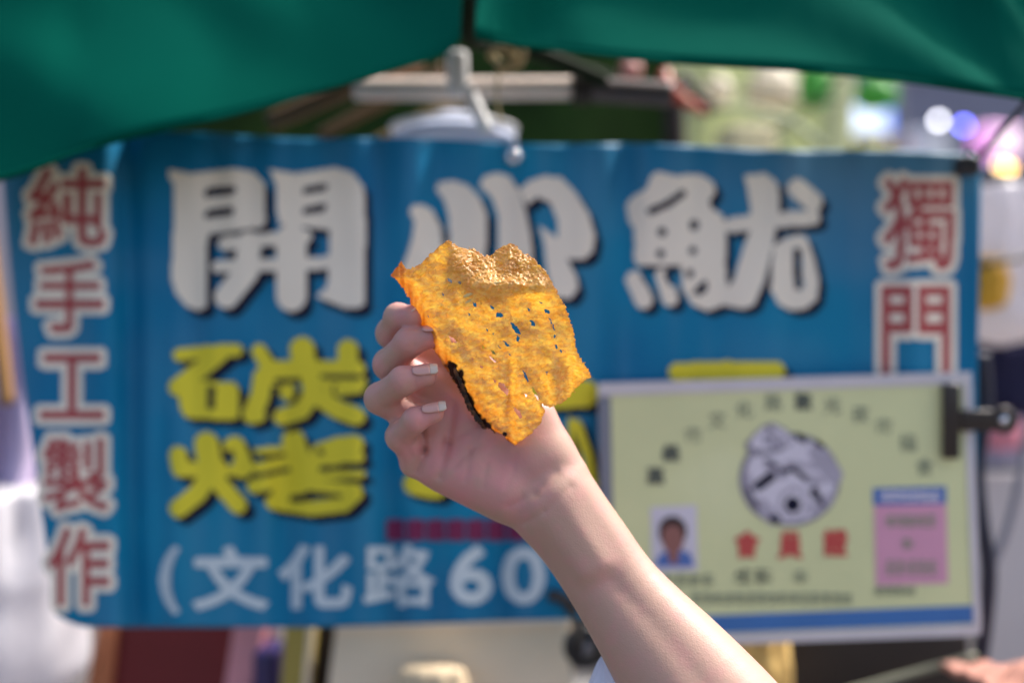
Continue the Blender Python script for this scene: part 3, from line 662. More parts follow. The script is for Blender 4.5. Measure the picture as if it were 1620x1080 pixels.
# tendons of the inner wrist
cone(A, J(858, 800, 20), J(925, 900, 12), 4.0, 3.0, 12.0); cone(A, J(878, 785, 19.5), J(950, 890, 12), 3.5, 3.0, 12.0)
def finger(Fd, c):
    pts = [J(*q_[:3]) for q_ in c]; rs = [q_[3] for q_ in c]
    mn = np.min(pts, 0) - 20; mx = np.max(pts, 0) + 20
    i0 = np.clip(((mn - lo) / vs).astype(int), 0, dims - 1); i1 = np.clip(((mx - lo) / vs).astype(int) + 2, 1, dims)
    sl = tuple(slice(x, y) for x, y in zip(i0, i1)); X, Y, Z = grid(sl); o = None
    def prim(a, b, ra, rb):
        d = b - a; L2 = float(d @ d) + 1e-6
        t = np.clip(((X - a[0]) * d[0] + (Y - a[1]) * d[1] + (Z - a[2]) * d[2]) / L2, 0, 1)
        # a slight waist between the joints
        rr = ra + (rb - ra) * t - 0.45 * np.sin(np.pi * t)
        return np.sqrt((X - a[0] - t * d[0]) ** 2 + (Y - a[1] - t * d[1]) ** 2 + (Z - a[2] - t * d[2]) ** 2) - rr
    for i in range(3):
        e = prim(pts[i], pts[i + 1], rs[i], rs[i + 1])
        if o is None: o = e
        else:
            k_ = 3.0; h = np.maximum(k_ - np.abs(o - e), 0) / k_; o = np.minimum(o, e) - h * h * k_ / 4
    e = Fd[sl]; k_ = 0.8; h = np.maximum(k_ - np.abs(o - e), 0) / k_
    Fd[sl] = np.minimum(o, e) - h * h * k_ / 4
for c in FG.values(): finger(A, c)
# creases of palm and fingers (grooves)
def groove(pts, depth, wd):
    P = [J(*q_) for q_ in pts]
    for a, b in zip(P[:-1], P[1:]):
        sl = sub(a, b, 0, wd * 3); X, Y, Z = grid(sl); d = b - a; L2 = float(d @ d) + 1e-6
        t = np.clip(((X - a[0]) * d[0] + (Z - a[2]) * d[2]) / (d[0] ** 2 + d[2] ** 2 + 1e-6), 0, 1)
        e2 = (X - a[0] - t * d[0]) ** 2 + (Z - a[2] - t * d[2]) ** 2 + 0.05 * (Y - a[1] - t * d[1]) ** 2
        A[sl] += (depth * np.exp(-e2 / wd ** 2)).astype(np.float32)
groove([(668,680,34),(672,712,33),(660,744,33)], 2.2, 2.4)
groove([(696,754,28),(708,700,30),(718,640,33)], 2.2, 2.6)
groove([(640,668,20),(662,678,20),(688,670,24)], 1.4, 2.0)
groove([(722,690,30),(760,668,28),(800,672,24)], 0.8, 2.2)
groove([(805,800,20),(845,780,20),(880,748,22)], 1.0, 2.4)
groove([(740,745,24),(775,725,22),(810,735,20)], 0.5, 2.0)
groove([(640,700,22),(652,722,26),(650,745,30)], 0.7, 1.8)
groove([(735,760,22),(742,720,24),(752,690,26)], 0.7, 1.8); groove([(765,770,20),(768,735,20),(780,706,20)], 0.6, 1.8); groove([(720,735,28),(742,712,28),(770,700,26)], 0.8, 1.8)
groove([(800,770,18),(812,745,18),(816,715,20)], 0.5, 1.6); groove([(826,828,20),(860,806,18),(902,768,22)], 0.9, 2.0)
for q_ in ((598,618),(594,634),(602,648)): groove([(q_[0] - 10, q_[1], 34), (q_[0] + 8, q_[1] - 2, 24)], 0.5, 1.3)
for q_ in ((628,676),(624,690)): groove([(q_[0] - 10, q_[1], 30), (q_[0] + 8, q_[1] - 2, 22)], 0.45, 1.2)
for q_ in (((626,652,18),(648,640,14)), ((618,598,22),(632,616,14)), ((655,612,6),(662,592,4)), ((664,672,8),(670,656,6)), ((648,560,16),(655,545,12))):
    groove(q_, 0.8, 1.3)
# surface nets
def surface_nets(v):
    inside = v < 0; nx_, ny_, nz_ = v.shape
    cell = np.zeros((nx_ - 1, ny_ - 1, nz_ - 1), np.uint8)
    for i in (0, 1):
        for j in (0, 1):
            for k_ in (0, 1): cell += inside[i:nx_ - 1 + i, j:ny_ - 1 + j, k_:nz_ - 1 + k_]
    ci = np.argwhere((cell > 0) & (cell < 8)); idm = np.full(cell.shape, -1, np.int32); idm[tuple(ci.T)] = np.arange(len(ci))
    acc = np.zeros((len(ci), 3)); cnt = np.zeros(len(ci))
    for ax in range(3):
        o1, o2 = [q_ for q_ in range(3) if q_ != ax]
        for a in (0, 1):
            for b in (0, 1):
                p0 = ci.copy(); p0[:, o1] += a; p0[:, o2] += b; p1 = p0.copy(); p1[:, ax] += 1
                v0 = v[tuple(p0.T)]; v1 = v[tuple(p1.T)]; m_ = (v0 < 0) != (v1 < 0)
                t = v0[m_] / (v0[m_] - v1[m_]); pp = p0[m_].astype(float); pp[:, ax] += t
                acc[m_] += pp; cnt[m_] += 1
    verts = acc / cnt[:, None]; faces = []
    for ax in range(3):
        o1, o2 = (ax + 1) % 3, (ax + 2) % 3
        s0 = [slice(None)] * 3; s1 = [slice(None)] * 3; s0[ax] = slice(0, -1); s1[ax] = slice(1, None)
        a_, b_ = inside[tuple(s0)], inside[tuple(s1)]; e = np.argwhere(a_ != b_)
        ok = (e[:, o1] > 0) & (e[:, o2] > 0) & (e[:, o1] < v.shape[o1] - 1) & (e[:, o2] < v.shape[o2] - 1); e = e[ok]
        def cid(d1, d2):
            q_ = e.copy(); q_[:, o1] -= d1; q_[:, o2] -= d2; return idm[tuple(q_.T)]
        quad = np.stack([cid(1, 1), cid(0, 1), cid(0, 0), cid(1, 0)], 1); fl = a_[tuple(e.T)]
        quad[~fl] = quad[~fl][:, ::-1]; faces.append(quad)
    return verts, np.concatenate(faces)
VV, FF = surface_nets(A)
VV = VV * vs + lo
# light relaxation
ed = np.concatenate([FF[:, [0, 1]], FF[:, [1, 2]], FF[:, [2, 3]], FF[:, [3, 0]]]); deg = np.bincount(ed.ravel(), minlength=len(VV))[:, None]
for it in range(2):
    sm_ = np.zeros_like(VV); np.add.at(sm_, ed[:, 0], VV[ed[:, 1]]); np.add.at(sm_, ed[:, 1], VV[ed[:, 0]]); VV = VV * 0.5 + 0.5 * sm_ / deg
M_skin = bpy.data.materials.new('skin'); M_skin.use_nodes = True
n = M_skin.node_tree.nodes; l = M_skin.node_tree.links; p = n['Principled BSDF']
tc = node('ShaderNodeTexCoord'); nz = node('ShaderNodeTexNoise'); nz.inputs['Scale'].default_value = 75; nz.inputs['Detail'].default_value = 6; l.new(tc.outputs['Object'], nz.inputs['Vector'])
aR = node('ShaderNodeAttribute', attribute_name='flush')
fm = node('ShaderNodeMath', operation='MULTIPLY_ADD'); l.new(nz.outputs[0], fm.inputs[0]); fm.inputs[1].default_value = 1.5; fm.inputs[2].default_value = -0.72
fa = node('ShaderNodeMath', operation='ADD', use_clamp=True); l.new(fm.outputs[0], fa.inputs[0]); l.new(aR.outputs['Fac'], fa.inputs[1])
cs_ = mixc(fa.outputs[0], (0.47, 0.295, 0.222), (0.60, 0.262, 0.25))
l.new(cs_, p.inputs['Base Color']); p.inputs['Roughness'].default_value = 0.46; p.inputs['Specular IOR Level'].default_value = 0.45
p.inputs['Subsurface Weight'].default_value = 0.15; p.inputs['Subsurface Radius'].default_value = (1.0, 0.35, 0.2); p.inputs['Subsurface Scale'].default_value = 0.004
vo = node('ShaderNodeTexVoronoi', feature='DISTANCE_TO_EDGE'); vo.inputs['Scale'].default_value = 620; l.new(tc.outputs['Object'], vo.inputs['Vector'])
nb = node('ShaderNodeTexNoise'); nb.inputs['Scale'].default_value = 420; nb.inputs['Detail'].default_value = 5; l.new(tc.outputs['Object'], nb.inputs['Vector'])
ad = node('ShaderNodeMath', operation='MULTIPLY_ADD'); l.new(vo.outputs[0], ad.inputs[0]); ad.inputs[1].default_value = 0.8; l.new(nb.outputs[0], ad.inputs[2])
bp = node('ShaderNodeBump'); bp.inputs['Strength'].default_value = 0.26; bp.inputs['Distance'].default_value = 0.0005; l.new(ad.outputs[0], bp.inputs['Height']); l.new(bp.outputs[0], p.inputs['Normal'])
me = bpy.data.meshes.new('person'); me.from_pydata((VV / 1000).tolist(), [], FF.tolist())
fl = np.zeros(len(VV))
for c in FG.values(): fl = np.maximum(fl, np.exp(-(np.linalg.norm(VV - J(*c[3][:3]), axis=1) / 11) ** 2) * 0.9); fl = np.maximum(fl, 0.5 * np.exp(-(np.linalg.norm(VV - J(*c[1][:3]), axis=1) / 12) ** 2))
px_ = VV[:, 0] / 1000 / (S * VV[:, 1] / 1000) + 810; pz_ = 540 - (VV[:, 2] / 1000 - H) / (S * VV[:, 1] / 1000)
fl = np.maximum(fl, 0.62 * sm(598, 655, px_) * (1 - sm(800, 900, px_)) * (1 - sm(790, 830, pz_)))
fl += 0.22 * vnoise(px_ / 17, pz_ / 17, 61) * (1 - sm(880, 980, px_)) + 0.10 * vnoise(px_ / 45, pz_ / 45, 62)
pc = J(745, 690, 28); fl = np.maximum(fl, 0.62 * np.exp(-(np.linalg.norm((VV - pc) * np.array([1, .8, 1]), axis=1) / 42) ** 2))
pc = J(800, 745, 20); fl = np.maximum(fl, 0.9 * np.exp(-(np.linalg.norm(VV - pc, axis=1) / 22) ** 2))
at_ = me.attributes.new('flush', 'FLOAT', 'POINT'); at_.data.foreach_set('value', np.clip(fl, 0, 1.2).astype(np.float32))
person = tag(link('person', me, M_skin), 'bare right forearm and hand, palm to the viewer, fingers curled round the squid crisp', 'person')
M_nail = mat('fingernail', (0.60, 0.34, 0.29), 0.18, 0.5, 0.06, 200, coat=0.5)
M_nailtip = mat('fingernail_tip', (0.60, 0.51, 0.42), 0.25, 0.5, 0.05, 200, coat=0.4)
def nail(base, tip, nrm, wd):
    """curved nail plate from base to tip; the free edge is a pale sub-part"""
    b, t = Vector(base), Vector(tip); ax = (t - b).normalized(); nr = Vector(nrm); nr = (nr - ax * nr.dot(ax)).normalized(); sx = ax.cross(nr)
    L = (t - b).length
    def plate(s0, s1, name, m, par):
        nu_, nv_ = 11, 10; V = []; F = []
        for lay in (0, 1):
            for j in range(nv_):
                s = s0 + (s1 - s0) * j / (nv_ - 1)
                wj = wd * (0.80 + 0.20 * min(1, s / 0.35)) * (1 if s < 0.85 else 1 - 0.25 * ((s - 0.85) / 0.15) ** 2)
                if s < 0.15: wj *= 0.75 + 0.25 * (s / 0.15)
                for i in range(nu_):
                    x = (i / (nu_ - 1) - .5); h = -0.9 * wj * x * x + 0.02 * L * math.sin(math.pi * s)
                    V.append(b + ax * (s * L) + sx * (x * wj) + nr * (h - lay * 0.0006))
        N_ = nu_ * nv_
        for j in range(nv_ - 1):
            for i in range(nu_ - 1):
                a = j * nu_ + i; F.append((a, a + 1, a + nu_ + 1, a + nu_)); F.append((N_ + a, N_ + a + nu_, N_ + a + nu_ + 1, N_ + a + 1))
        for i in range(nu_ - 1):
            F.append((i, N_ + i, N_ + i + 1, i + 1)); a = (nv_ - 1) * nu_ + i; F.append((a, a + 1, N_ + a + 1, N_ + a))
        for j in range(nv_ - 1):
            a = j * nu_; F.append((a, a + nu_, N_ + a + nu_, N_ + a)); a = j * nu_ + nu_ - 1; F.append((a, N_ + a, N_ + a + nu_, a + nu_))
        return pydata(name, V, F, m, par)
    o = plate(0, 0.70, 'fingernail', M_nail, person); plate(0.70, 1.0, 'free_edge', M_nailtip, o)
jm = lambda *a: J(*a) / 1000
nail(jm(652, 583, 5.7), jm(692, 578, 6.6), (-0.05, -0.66, 0.75), 0.0090)
nail(jm(667, 644, 7.2), jm(705, 637, 7.8), (-0.05, -0.66, 0.75), 0.0084)
nail(jm(634, 492, 24), jm(662, 484, 17), (-0.3, 0.1, 0.95), 0.0108)
nail(jm(668, 516, 13.5), jm(704, 512, 13), (-0.1, -0.2, 0.95), 0.0108)
# short sleeve where the arm leaves towards the shoulder
M_sleeve = mat('sleeve_cloth', (0.55, 0.60, 0.70), 0.8, 0.2, 0.06, 60, 0.3, 1200)
a_, b_ = Vector(el / 1000), Vector(sh_ / 1000); dr = (b_ - a_).normalized()
tube('sleeve', [a_ + dr * 0.10 + dr * t for t in (0.0, 0.001, 0.02, 0.05, 0.09, 0.14, 0.16)], [0.047, 0.049, 0.050, 0.052, 0.054, 0.05, 0.02], M_sleeve, person, 28)

# ------------------------------------------------------------------ behind and around the banner
def c8(*a): return srgb(*a)
M_cream = mat('cream_paint', (0.90, 0.73, 0.63), 0.45, 0.4, 0.15, 12, 0.1, 300)
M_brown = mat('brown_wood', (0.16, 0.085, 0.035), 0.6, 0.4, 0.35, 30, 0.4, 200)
M_tanw = mat('tan_bamboo', (0.30, 0.21, 0.09), 0.5, 0.4, 0.3, 30, 0.3, 200)
M_whitepl = mat('white_plastic', (0.80, 0.79, 0.78), 0.35, 0.5, 0.05, 20)
M_dkgreen = mat('dark_green_tarp', (0.022, 0.050, 0.010), 0.8, 0.1, 0.85, 9, 0.3, 300)
M_palegreen = mat('pale_green_cloth', (0.70, 0.74, 0.50), 0.8, 0.1, 0.25, 6, 0.3, 300, trans=0.6)
M_bright_green = mat('bright_green_plastic', (0.10, 0.46, 0.07), 0.5, 0.4, 0.15, 20, trans=0.3)
M_rope = mat('rope', (0.40, 0.33, 0.18), 0.8, 0.2, 0.25, 200, 0.8, 900)
M_redpl = mat('red_plastic', (0.50, 0.075, 0.035), 0.4, 0.5, 0.12, 20)
M_rosy = mat('rosy_plastic', (0.55, 0.22, 0.18), 0.4, 0.5, 0.12, 20)
M_lemon = mat('pale_yellow_card', (0.85, 0.75, 0.42), 0.55, 0.4, 0.1, 20)
M_creambag = mat('cream_bag', (0.90, 0.82, 0.64), 0.5, 0.4, 0.12, 20, 0.4, 120, trans=0.3)
M_wall = mat('street_wall', (0.24, 0.25, 0.32), 0.85, 0.2, 0.15, 1.5, 0.3, 60)
M_lilac = mat('lilac_cloth', (0.52, 0.44, 0.62), 0.8, 0.2, 0.15, 12, 0.4, 200)
M_bag = mat('white_bag', (0.86, 0.83, 0.86), 0.32, 0.5, 0.08, 20, 0.6, 90, trans=0.4)
M_dkred = mat('dark_red_box', (0.15, 0.012, 0.016), 0.5, 0.4, 0.2, 14)
M_orange = mat('orange_brown', (0.46, 0.16, 0.07), 0.55, 0.4, 0.15, 20)
M_salmon = mat('salmon_towel', (0.44, 0.22, 0.17), 0.9, 0.2, 0.2, 120, 0.9, 500)
M_pinkp = mat('pink_paper', (0.66, 0.29, 0.33), 0.6, 0.4, 0.15, 20)
M_olive = mat('olive_yellow', (0.40, 0.31, 0.07), 0.45, 0.4, 0.2, 18)
M_navycl = mat('navy_cloth', (0.02, 0.02, 0.055), 0.8, 0.2, 0.3, 30)
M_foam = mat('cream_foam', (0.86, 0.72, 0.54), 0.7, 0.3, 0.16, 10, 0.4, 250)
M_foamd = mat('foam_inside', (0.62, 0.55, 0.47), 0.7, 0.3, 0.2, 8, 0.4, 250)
M_dkbrown = mat('dark_brown', (0.030, 0.021, 0.016), 0.6, 0.4, 0.35, 20)
M_sand = mat('warm_yellow_bag', (0.74, 0.50, 0.17), 0.5, 0.4, 0.12, 18, 0.4, 120, trans=0.2)
M_greygreen = mat('grey_green_rod', (0.20, 0.20, 0.14), 0.5, 0.4, 0.25, 30)
M_gold = mat('gold_yellow', (0.72, 0.38, 0.02), 0.45, 0.5, 0.12, 20)
M_greyrail = mat('grey_rail', (0.24, 0.24, 0.28), 0.4, 0.5, 0.1, 20)
M_greige = mat('greige_panel', (0.62, 0.56, 0.55), 0.6, 0.3, 0.1, 6, 0.2, 150)
def lamp_mat(name, c, s): return mat(name, c, 0.4, 0.4, 0, 5, emit=c, estr=s)

def rodp(name, a, b, d, rpx, m, parent=None, d2=None, seg=16):
    d2 = d2 or d
    return tube(name, spline([at(*a, d), (at(*a, d) + at(*b, d2)) / 2, at(*b, d2)], 6), rpx * S * (d + d2) / 2, m, parent, seg)

def cloth(name, x0, y0, x1, y1, d, m, amp=0.012, freq=9, seed=60, parent=None, top=None, sag=0):
    n_, m_ = 60, 34; V = []
    for j in range(m_):
        for i in range(n_):
            s, t = i / (n_ - 1), j / (m_ - 1)
            px = x0 + (x1 - x0) * s + 6 * vn(t * 3, seed, seed); yt_ = y0 + (sag * math.sin(math.pi * s)); py = yt_ + (y1 - yt_) * t
            dd = d + amp * (math.sin(freq * s * 3.1 + 2 * t + seed) * (0.5 + 0.5 * t) + 0.8 * vn(s * freq, t * 3, seed))
            V.append(at(px, py, dd))
    F = [(j * n_ + i, j * n_ + i + 1, (j + 1) * n_ + i + 1, (j + 1) * n_ + i) for j in range(m_ - 1) for i in range(n_ - 1)]
    o = pydata(name, V, F, m, parent); md = o.modifiers.new('thick', 'SOLIDIFY'); md.thickness = 0.0015
    return o

def bagm(name, x0, y0, x1, y1, d, depth, m, parent=None, seed=70, knot=True, tip=None):
    """a filled, crumpled bag: wide and rounded below, gathered at the top"""
    cx = (x0 + x1) / 2; rx = abs(x1 - x0) / 2 * S * d; top = at(cx if tip is None else tip, y0, d); bot = at(cx, y1, d); hh = top.z - bot.z
    n_, m_ = 36, 26; V = []
    for j in range(m_):
        t = j / (m_ - 1)
        r = (0.10 + 0.90 * min(1, (t / 0.42)) ** 0.8) if knot else (0.75 + 0.25 * min(1, t / .4))
        if t > 0.78: r *= math.sqrt(max(0.0, 1 - ((t - 0.78) / 0.22) ** 2)) * 0.98 + 0.02
        for i in range(n_):
            a = 2 * math.pi * i / n_; f = r * (1 + 0.10 * vn(math.cos(a) * 3 + 5, math.sin(a) * 3 + t * 6 + seed, seed) + (0.14 * (1 - t) * math.sin(9 * a)))
            c_ = top.x + (bot.x - top.x) * min(1, t * 1.5)
            V.append((c_ + rx * f * math.cos(a), d + depth / 2 * (1 + f * math.sin(a)), top.z - hh * t))
    F = [(j * n_ + i, j * n_ + (i + 1) % n_, (j + 1) * n_ + (i + 1) % n_, (j + 1) * n_ + i) for j in range(m_ - 1) for i in range(n_)]
    F += [tuple(range(n_ - 1, -1, -1)), tuple((m_ - 1) * n_ + i for i in range(n_))]
    return pydata(name, V, F, m, parent)

# stall frame above the banner
bar = empty('stall_crossbar', at(600, 140, 1.0), 'pinkish cream pipe running level behind the top of the banner', 'pipe')
rodp('pipe', (560, 141), (912, 140), 1.0, 18, M_cream, bar)
rodp('pipe_sleeve', (905, 141), (935, 142), 1.0, 25, M_dkbrown, bar)
rodp('pipe_end', (930, 142), (1062, 150), 1.0, 20, mat('aged_pipe', (0.11, 0.085, 0.085), 0.5, 0.4, 0.3, 20), bar)
cl = empty('spring_clamp', at(725, 150, 0.94), 'white spring clamp gripping the cream pipe above the banner', 'clamp')
pbox('clamp_jaw', 706, 76, 740, 150, 0.945, 0.016, M_whitepl, cl, 0.006)
rodp('clamp_handle', (740, 140), (770, 206), 0.935, 11, M_whitepl, cl, 0.925)
tag(rodp('canopy_shade_pole', (425, 195), (668, 92), 1.03, 15, M_brown), 'dark brown pole standing in for the shade just under the hem of the left canopy cloth', 'pole')  # dark tube put in for the shaded inside of the canopy
tag(rodp('bamboo_stick', (505, 216), (705, 108), 1.18, 9, M_brown), 'brown bamboo stick slanting up left of the white lamp shade', 'stick', 'sticks behind the banner')
tag(rodp('bamboo_stick', (592, 232), (745, 148), 1.22, 11, M_tanw), 'tan bamboo stick slanting up right behind the white lamp shade', 'stick', 'sticks behind the banner')
u_ = S * 1.08
sh2 = empty('lamp_shade', at(718, 215, 1.08), 'white bell-shaped lamp shade showing above the banner below the spring clamp', 'lamp shade')
lathe('shade', [(98 * u_, -14 * u_), (98 * u_, -6 * u_), (92 * u_, 0), (70 * u_, 4 * u_), (56 * u_, 12 * u_), (40 * u_, 24 * u_), (20 * u_, 31 * u_), (0.0005, 33 * u_)], at(718, 210, 1.08), mat('shade_enamel', (0.62, 0.68, 0.86), 0.3, 0.5, 0.05, 20), sh2)
lathe('rim', [(96 * u_, -3 * u_), (101 * u_, -1 * u_), (101 * u_, 3 * u_), (95 * u_, 4 * u_)], at(718, 206, 1.08), M_whitepl, sh2)
knot = empty('rope_knot', at(800, 90, 0.9), 'knotted beige rope in the gap where the two canopy cloths meet', 'rope')
tube('loop', [at(800 + 20 * math.cos(a) + 6 * math.sin(3 * a), 92 + 16 * math.sin(a), 0.9 + 0.008 * math.cos(2 * a)) for a in np.linspace(0, 6.1, 40)], 0.0036, M_rope, knot)
tube('loop', [at(815 + 13 * math.sin(a), 84 + 13 * math.cos(a) + 4 * math.sin(2 * a), 0.897 + 0.006 * math.sin(3 * a)) for a in np.linspace(0, 6.1, 40)], 0.0032, M_rope, knot)
tube('strand', spline([at(796, 100, 0.9), at(786, 140, 0.902), at(792, 200, 0.9)], 8), 0.0014, M_rope, knot)
tag(tube('dark_strap', spline([at(742, -30, 0.86), at(741, 20, 0.87), at(745, 62, 0.9), at(800, 72, 0.95), at(870, 92, 0.97), at(960, 130, 0.98)], 8), 0.0075, mat('dark_strap', (0.012, 0.022, 0.010), 0.8, 0.2, 0.3, 60)), 'dark strap tying the canopy cloths together at their meeting point', 'strap')
# back of the stall
tag(cloth('back_tarp', 120, -160, 1062, 700, 1.55, M_dkgreen, 0.03, 7, 61), 'dark green tarpaulin closing the back of the stall above the banner', 'tarpaulin')
tag(cloth('pale_curtain', 960, -120, 1345, 620, 1.85, M_palegreen, 0.03, 6, 62), 'pale green cloth hanging behind the stall right of the dark tarpaulin', 'cloth')
tag(rodp('stall_post', (1066, 130), (1072, 620), 1.3, 17, M_dkbrown), 'dark brown stall post behind the banner top', 'post')
tag(tube('red_hook', spline([at(1052, 118, 1.2), at(1056, 134, 1.19), at(1072, 152, 1.2), at(1094, 166, 1.21), at(1112, 176, 1.22)], 8), [0.008] * 17 + [0.007] * 8 + [0.005] * 8, M_redpl), 'red plastic hook hanging off the dark end of the pipe', 'hook')
tag(tube('tie_strap', spline([at(1078, 122, 1.25), at(1096, 140, 1.24), at(1128, 178, 1.25)], 8), 0.007, M_dkbrown), 'dark tie strap beside the red hook', 'strap')
tag(lathe('paper_lantern', [(0.002, -0.014), (0.008, -0.013), (0.013, -0.007), (0.0145, 0), (0.013, 0.007), (0.008, 0.013), (0.002, 0.014)], at(998, 112, 1.3), M_rosy), 'small rosy ball lantern just under the hem of the right canopy cloth', 'lantern')
for nm, a, lb, m_, sd_ in (('hanging_bag', (1190, 92, 1268, 168, 1.6, 0.05), 'larger pale cream bag hanging in front of the pale green cloth', M_creambag, 71),
                           ('hanging_bag', (1118, 112, 1164, 166, 1.5, 0.04), 'smaller cream bag hanging between the dark strap and the larger cream bag', M_creambag, 72),
                           ('hanging_bag', (1268, 84, 1318, 168, 1.7, 0.04), 'bright green bag hanging right of the cream bags', M_bright_green, 73),
                           ('hanging_bag', (1362, 108, 1425, 172, 2.0, 0.05), 'green bag hanging above the lit white sign', M_bright_green, 74)):
    tag(bagm(nm, *a[:4], a[4], a[5], m_, None, sd_), lb, 'bag', 'bags hanging behind the stall')
tag(pbox('card_box', 1148, 196, 1226, 300, 1.45, 0.06, M_lemon, None, 0.005, 0.2), 'pale yellow card box peeping over the banner under the cream bags', 'box')
tag(tube('hose', spline([at(1090, 180, 1.5), at(1160, 172, 1.5), at(1210, 178, 1.5), at(1260, 200, 1.5), at(1300, 232, 1.5)], 8), 0.006, mat('grey_green_hose', (0.34, 0.40, 0.26), 0.5, 0.4, 0.1, 30)), 'grey-green hose curving over the pale yellow box', 'hose')

# street beyond, with lit lamps and signs
wallb = empty('street_building', at(1500, 900, 7.5), 'blue-grey building across the street at the upper right', 'building')
pbox('wall', 1050, -500, 2300, 870, 7.5, 0.6, M_wall, wallb, 0.02)
for i in range(4):
    f_ = pbox('window', 1425 + i * 70, 20, 1475 + i * 70, 120, 7.46, 0.05, mat('window_frame', (0.5, 0.5, 0.52), 0.5), wallb, 0.004)
    pbox('pane', 1430 + i * 70, 26, 1470 + i * 70, 114, 7.45, 0.02, mat('window_glass', (0.03, 0.04, 0.06), 0.1), f_, 0.002)
wall2 = empty('street_shop', at(-300, 900, 6.8), 'pale shop front across the street at the left edge', 'building')
pbox('wall', -1400, -500, 330, 880, 6.8, 0.6, mat('pale_shop_wall', (0.46, 0.42, 0.44), 0.85, 0.2, 0.1, 2), wall2, 0.02)
pbox('shutter', -1000, 150, -40, 880, 6.75, 0.04, mat('shop_shutter', (0.40, 0.36, 0.44), 0.5, 0.4, 0.1, 3), wall2, 0.01)
def sign(x0, y0, x1, y1, d, cf, cl_, es, label):
    o = empty('lit_sign', at((x0 + x1) / 2, y1, d), label, 'sign')
    pbox('sign_box', x0, y0, x1, y1, d, 0.12, cf, o, 0.03); g = (x1 - x0) * 0.10; h = (y1 - y0) * 0.13
    pbox('sign_face', x0 + g, y0 + h, x1 - g * 1.2, y1 - h, d - 0.012, 0.02, cl_, o, 0.006); return o
blue_lit = lamp_mat('blue_sign_light', (0.14, 0.30, 1.0), 0.7); white_lit = lamp_mat('white_sign_light', (0.78, 0.88, 1.0), 0.55)
sign(1318, 168, 1412, 216, 5.0, blue_lit, white_lit, 1, 'lit white sign with a blue border above the right part of the banner')
def bulb(px, py, d, r, c, e, label, grp='street lamps out of focus'):
    o = empty('street_lamp', at(px, py, d), label, 'lamp', grp)
    R_ = r * S * d; c0 = at(px, py, d)
    lathe('bulb', [(R_ * math.sin(a) + 1e-4, -R_ * math.cos(a)) for a in np.linspace(0, math.pi, 11)], c0, lamp_mat('bulb_light', c, e), o, 16)
    lathe('socket', [(R_ * .5, R_ * .9), (R_ * .5, R_ * 1.9), (R_ * .2, R_ * 2.3), (1e-4, R_ * 2.3)], c0, M_dark, o, 12)
    return o
bulb(1485, 191, 3.0, 5, (0.90, 0.90, 1.0), 6, 'round white street lamp left of the blue one')
bulb(1525, 199, 3.0, 5, (0.13, 0.14, 1.0), 12, 'round blue street lamp right of the white one')
bulb(1327, 226, 3.0, 5, (1.0, 1.0, 1.0), 34, 'bright white street lamp half hidden by the banner edge below the lit white sign')
bulb(1286, 212, 3.4, 12, (0.12, 0.14, 0.95), 3, 'deep blue street lamp at the lower left of the lit white sign')
bulb(1594, 267, 3.0, 6, (1.0, 0.52, 0.10), 8, 'warm yellow street lamp beside the upper right corner of the banner')
bulb(1583, 262, 3.3, 4, (1.0, 0.70, 0.34), 6, 'smaller warm yellow street lamp overlapping the other warm one')
pk = lamp_mat('pink_sign_light', (0.90, 0.32, 0.80), 0.42); pkw = lamp_mat('pink_white_light', (1.0, 0.80, 0.84), 0.5)
sign(1552, 198, 1596, 238, 4.5, pk, pkw, 1, 'lit pink sign behind the black cable, the left one of two')
sign(1572, 200, 1622, 250, 4.2, pk, pkw, 1, 'lit pink sign at the right picture edge, the lower right one of two')
tag(cloth('yellow_awning', 1322, 212, 1404, 246, 4.6, mat('yellow_awning', (0.62, 0.58, 0.03), 0.7, 0.3, 0.1, 5, trans=0.3), 0.04, 6, 63), 'yellow awning under the lit white sign', 'awning')
tag(pbox('market_cart', 1438, 206, 1504, 300, 5.2, 0.5, mat('pale_cart', (0.62, 0.66, 0.66), 0.5, 0.4, 0.1, 3), None, 0.02), 'pale market cart under the white street lamp', 'cart')
tag(pbox('cardboard_box', 1396, 216, 1436, 290, 5.0, 0.3, mat('cardboard', (0.50, 0.32, 0.24), 0.8, 0.2, 0.1, 5), None, 0.01), 'brown cardboard box between the yellow awning and the pale cart', 'box')

# right-hand side
tag(tube('cable', spline([at(1660, 120, 0.86), at(1610, 178, 0.87), at(1572, 222, 0.88), at(1540, 258, 0.89)], 8), 0.0026, M_dark), 'black cable running from the clip to the upper right edge', 'cable', 'black cables')
wb = empty('hanging_sack', at(1600, 540, 1.2), 'white sack with a yellow panel hanging right of the banner', 'sack')
bagm('sack', 1541, 285, 1700, 548, 1.2, 0.12, M_bag, wb, 75, False)
bagm('yellow_panel', 1541, 404, 1608, 490, 1.185, 0.05, M_gold, wb, 76, False)
tag(tube('cable', spline([at(1530, 424, 1.15), at(1580, 414, 1.14), at(1660, 400, 1.15)], 8), 0.0035, M_dark), 'black cable crossing in front of the white sack', 'cable', 'black cables')
tag(bagm('dark_cloth_bundle', 1545, 500, 1690, 668, 1.32, 0.1, M_navycl, None, 77, False), 'dark navy cloth bundle under the white sack', 'cloth')
tag(bagm('dark_lamp_hood', 1556, 270, 1622, 322, 1.4, 0.06, M_dkbrown, None, 78, False), 'dark hood above the white sack and under the warm lamp', 'hood')
tag(bagm('pink_bundle', 1566, 664, 1632, 716, 1.3, 0.06, mat('pink_cloth', (0.72, 0.26, 0.32), 0.7, 0.3, 0.1, 20), None, 79, False), 'small pink bundle beside the eye of the bulldog clip', 'bundle')
tag(rodp('rail', (1530, 738), (1720, 734), 1.32, 10, M_greyrail), 'grey rail running right below the pink bundle', 'rail')
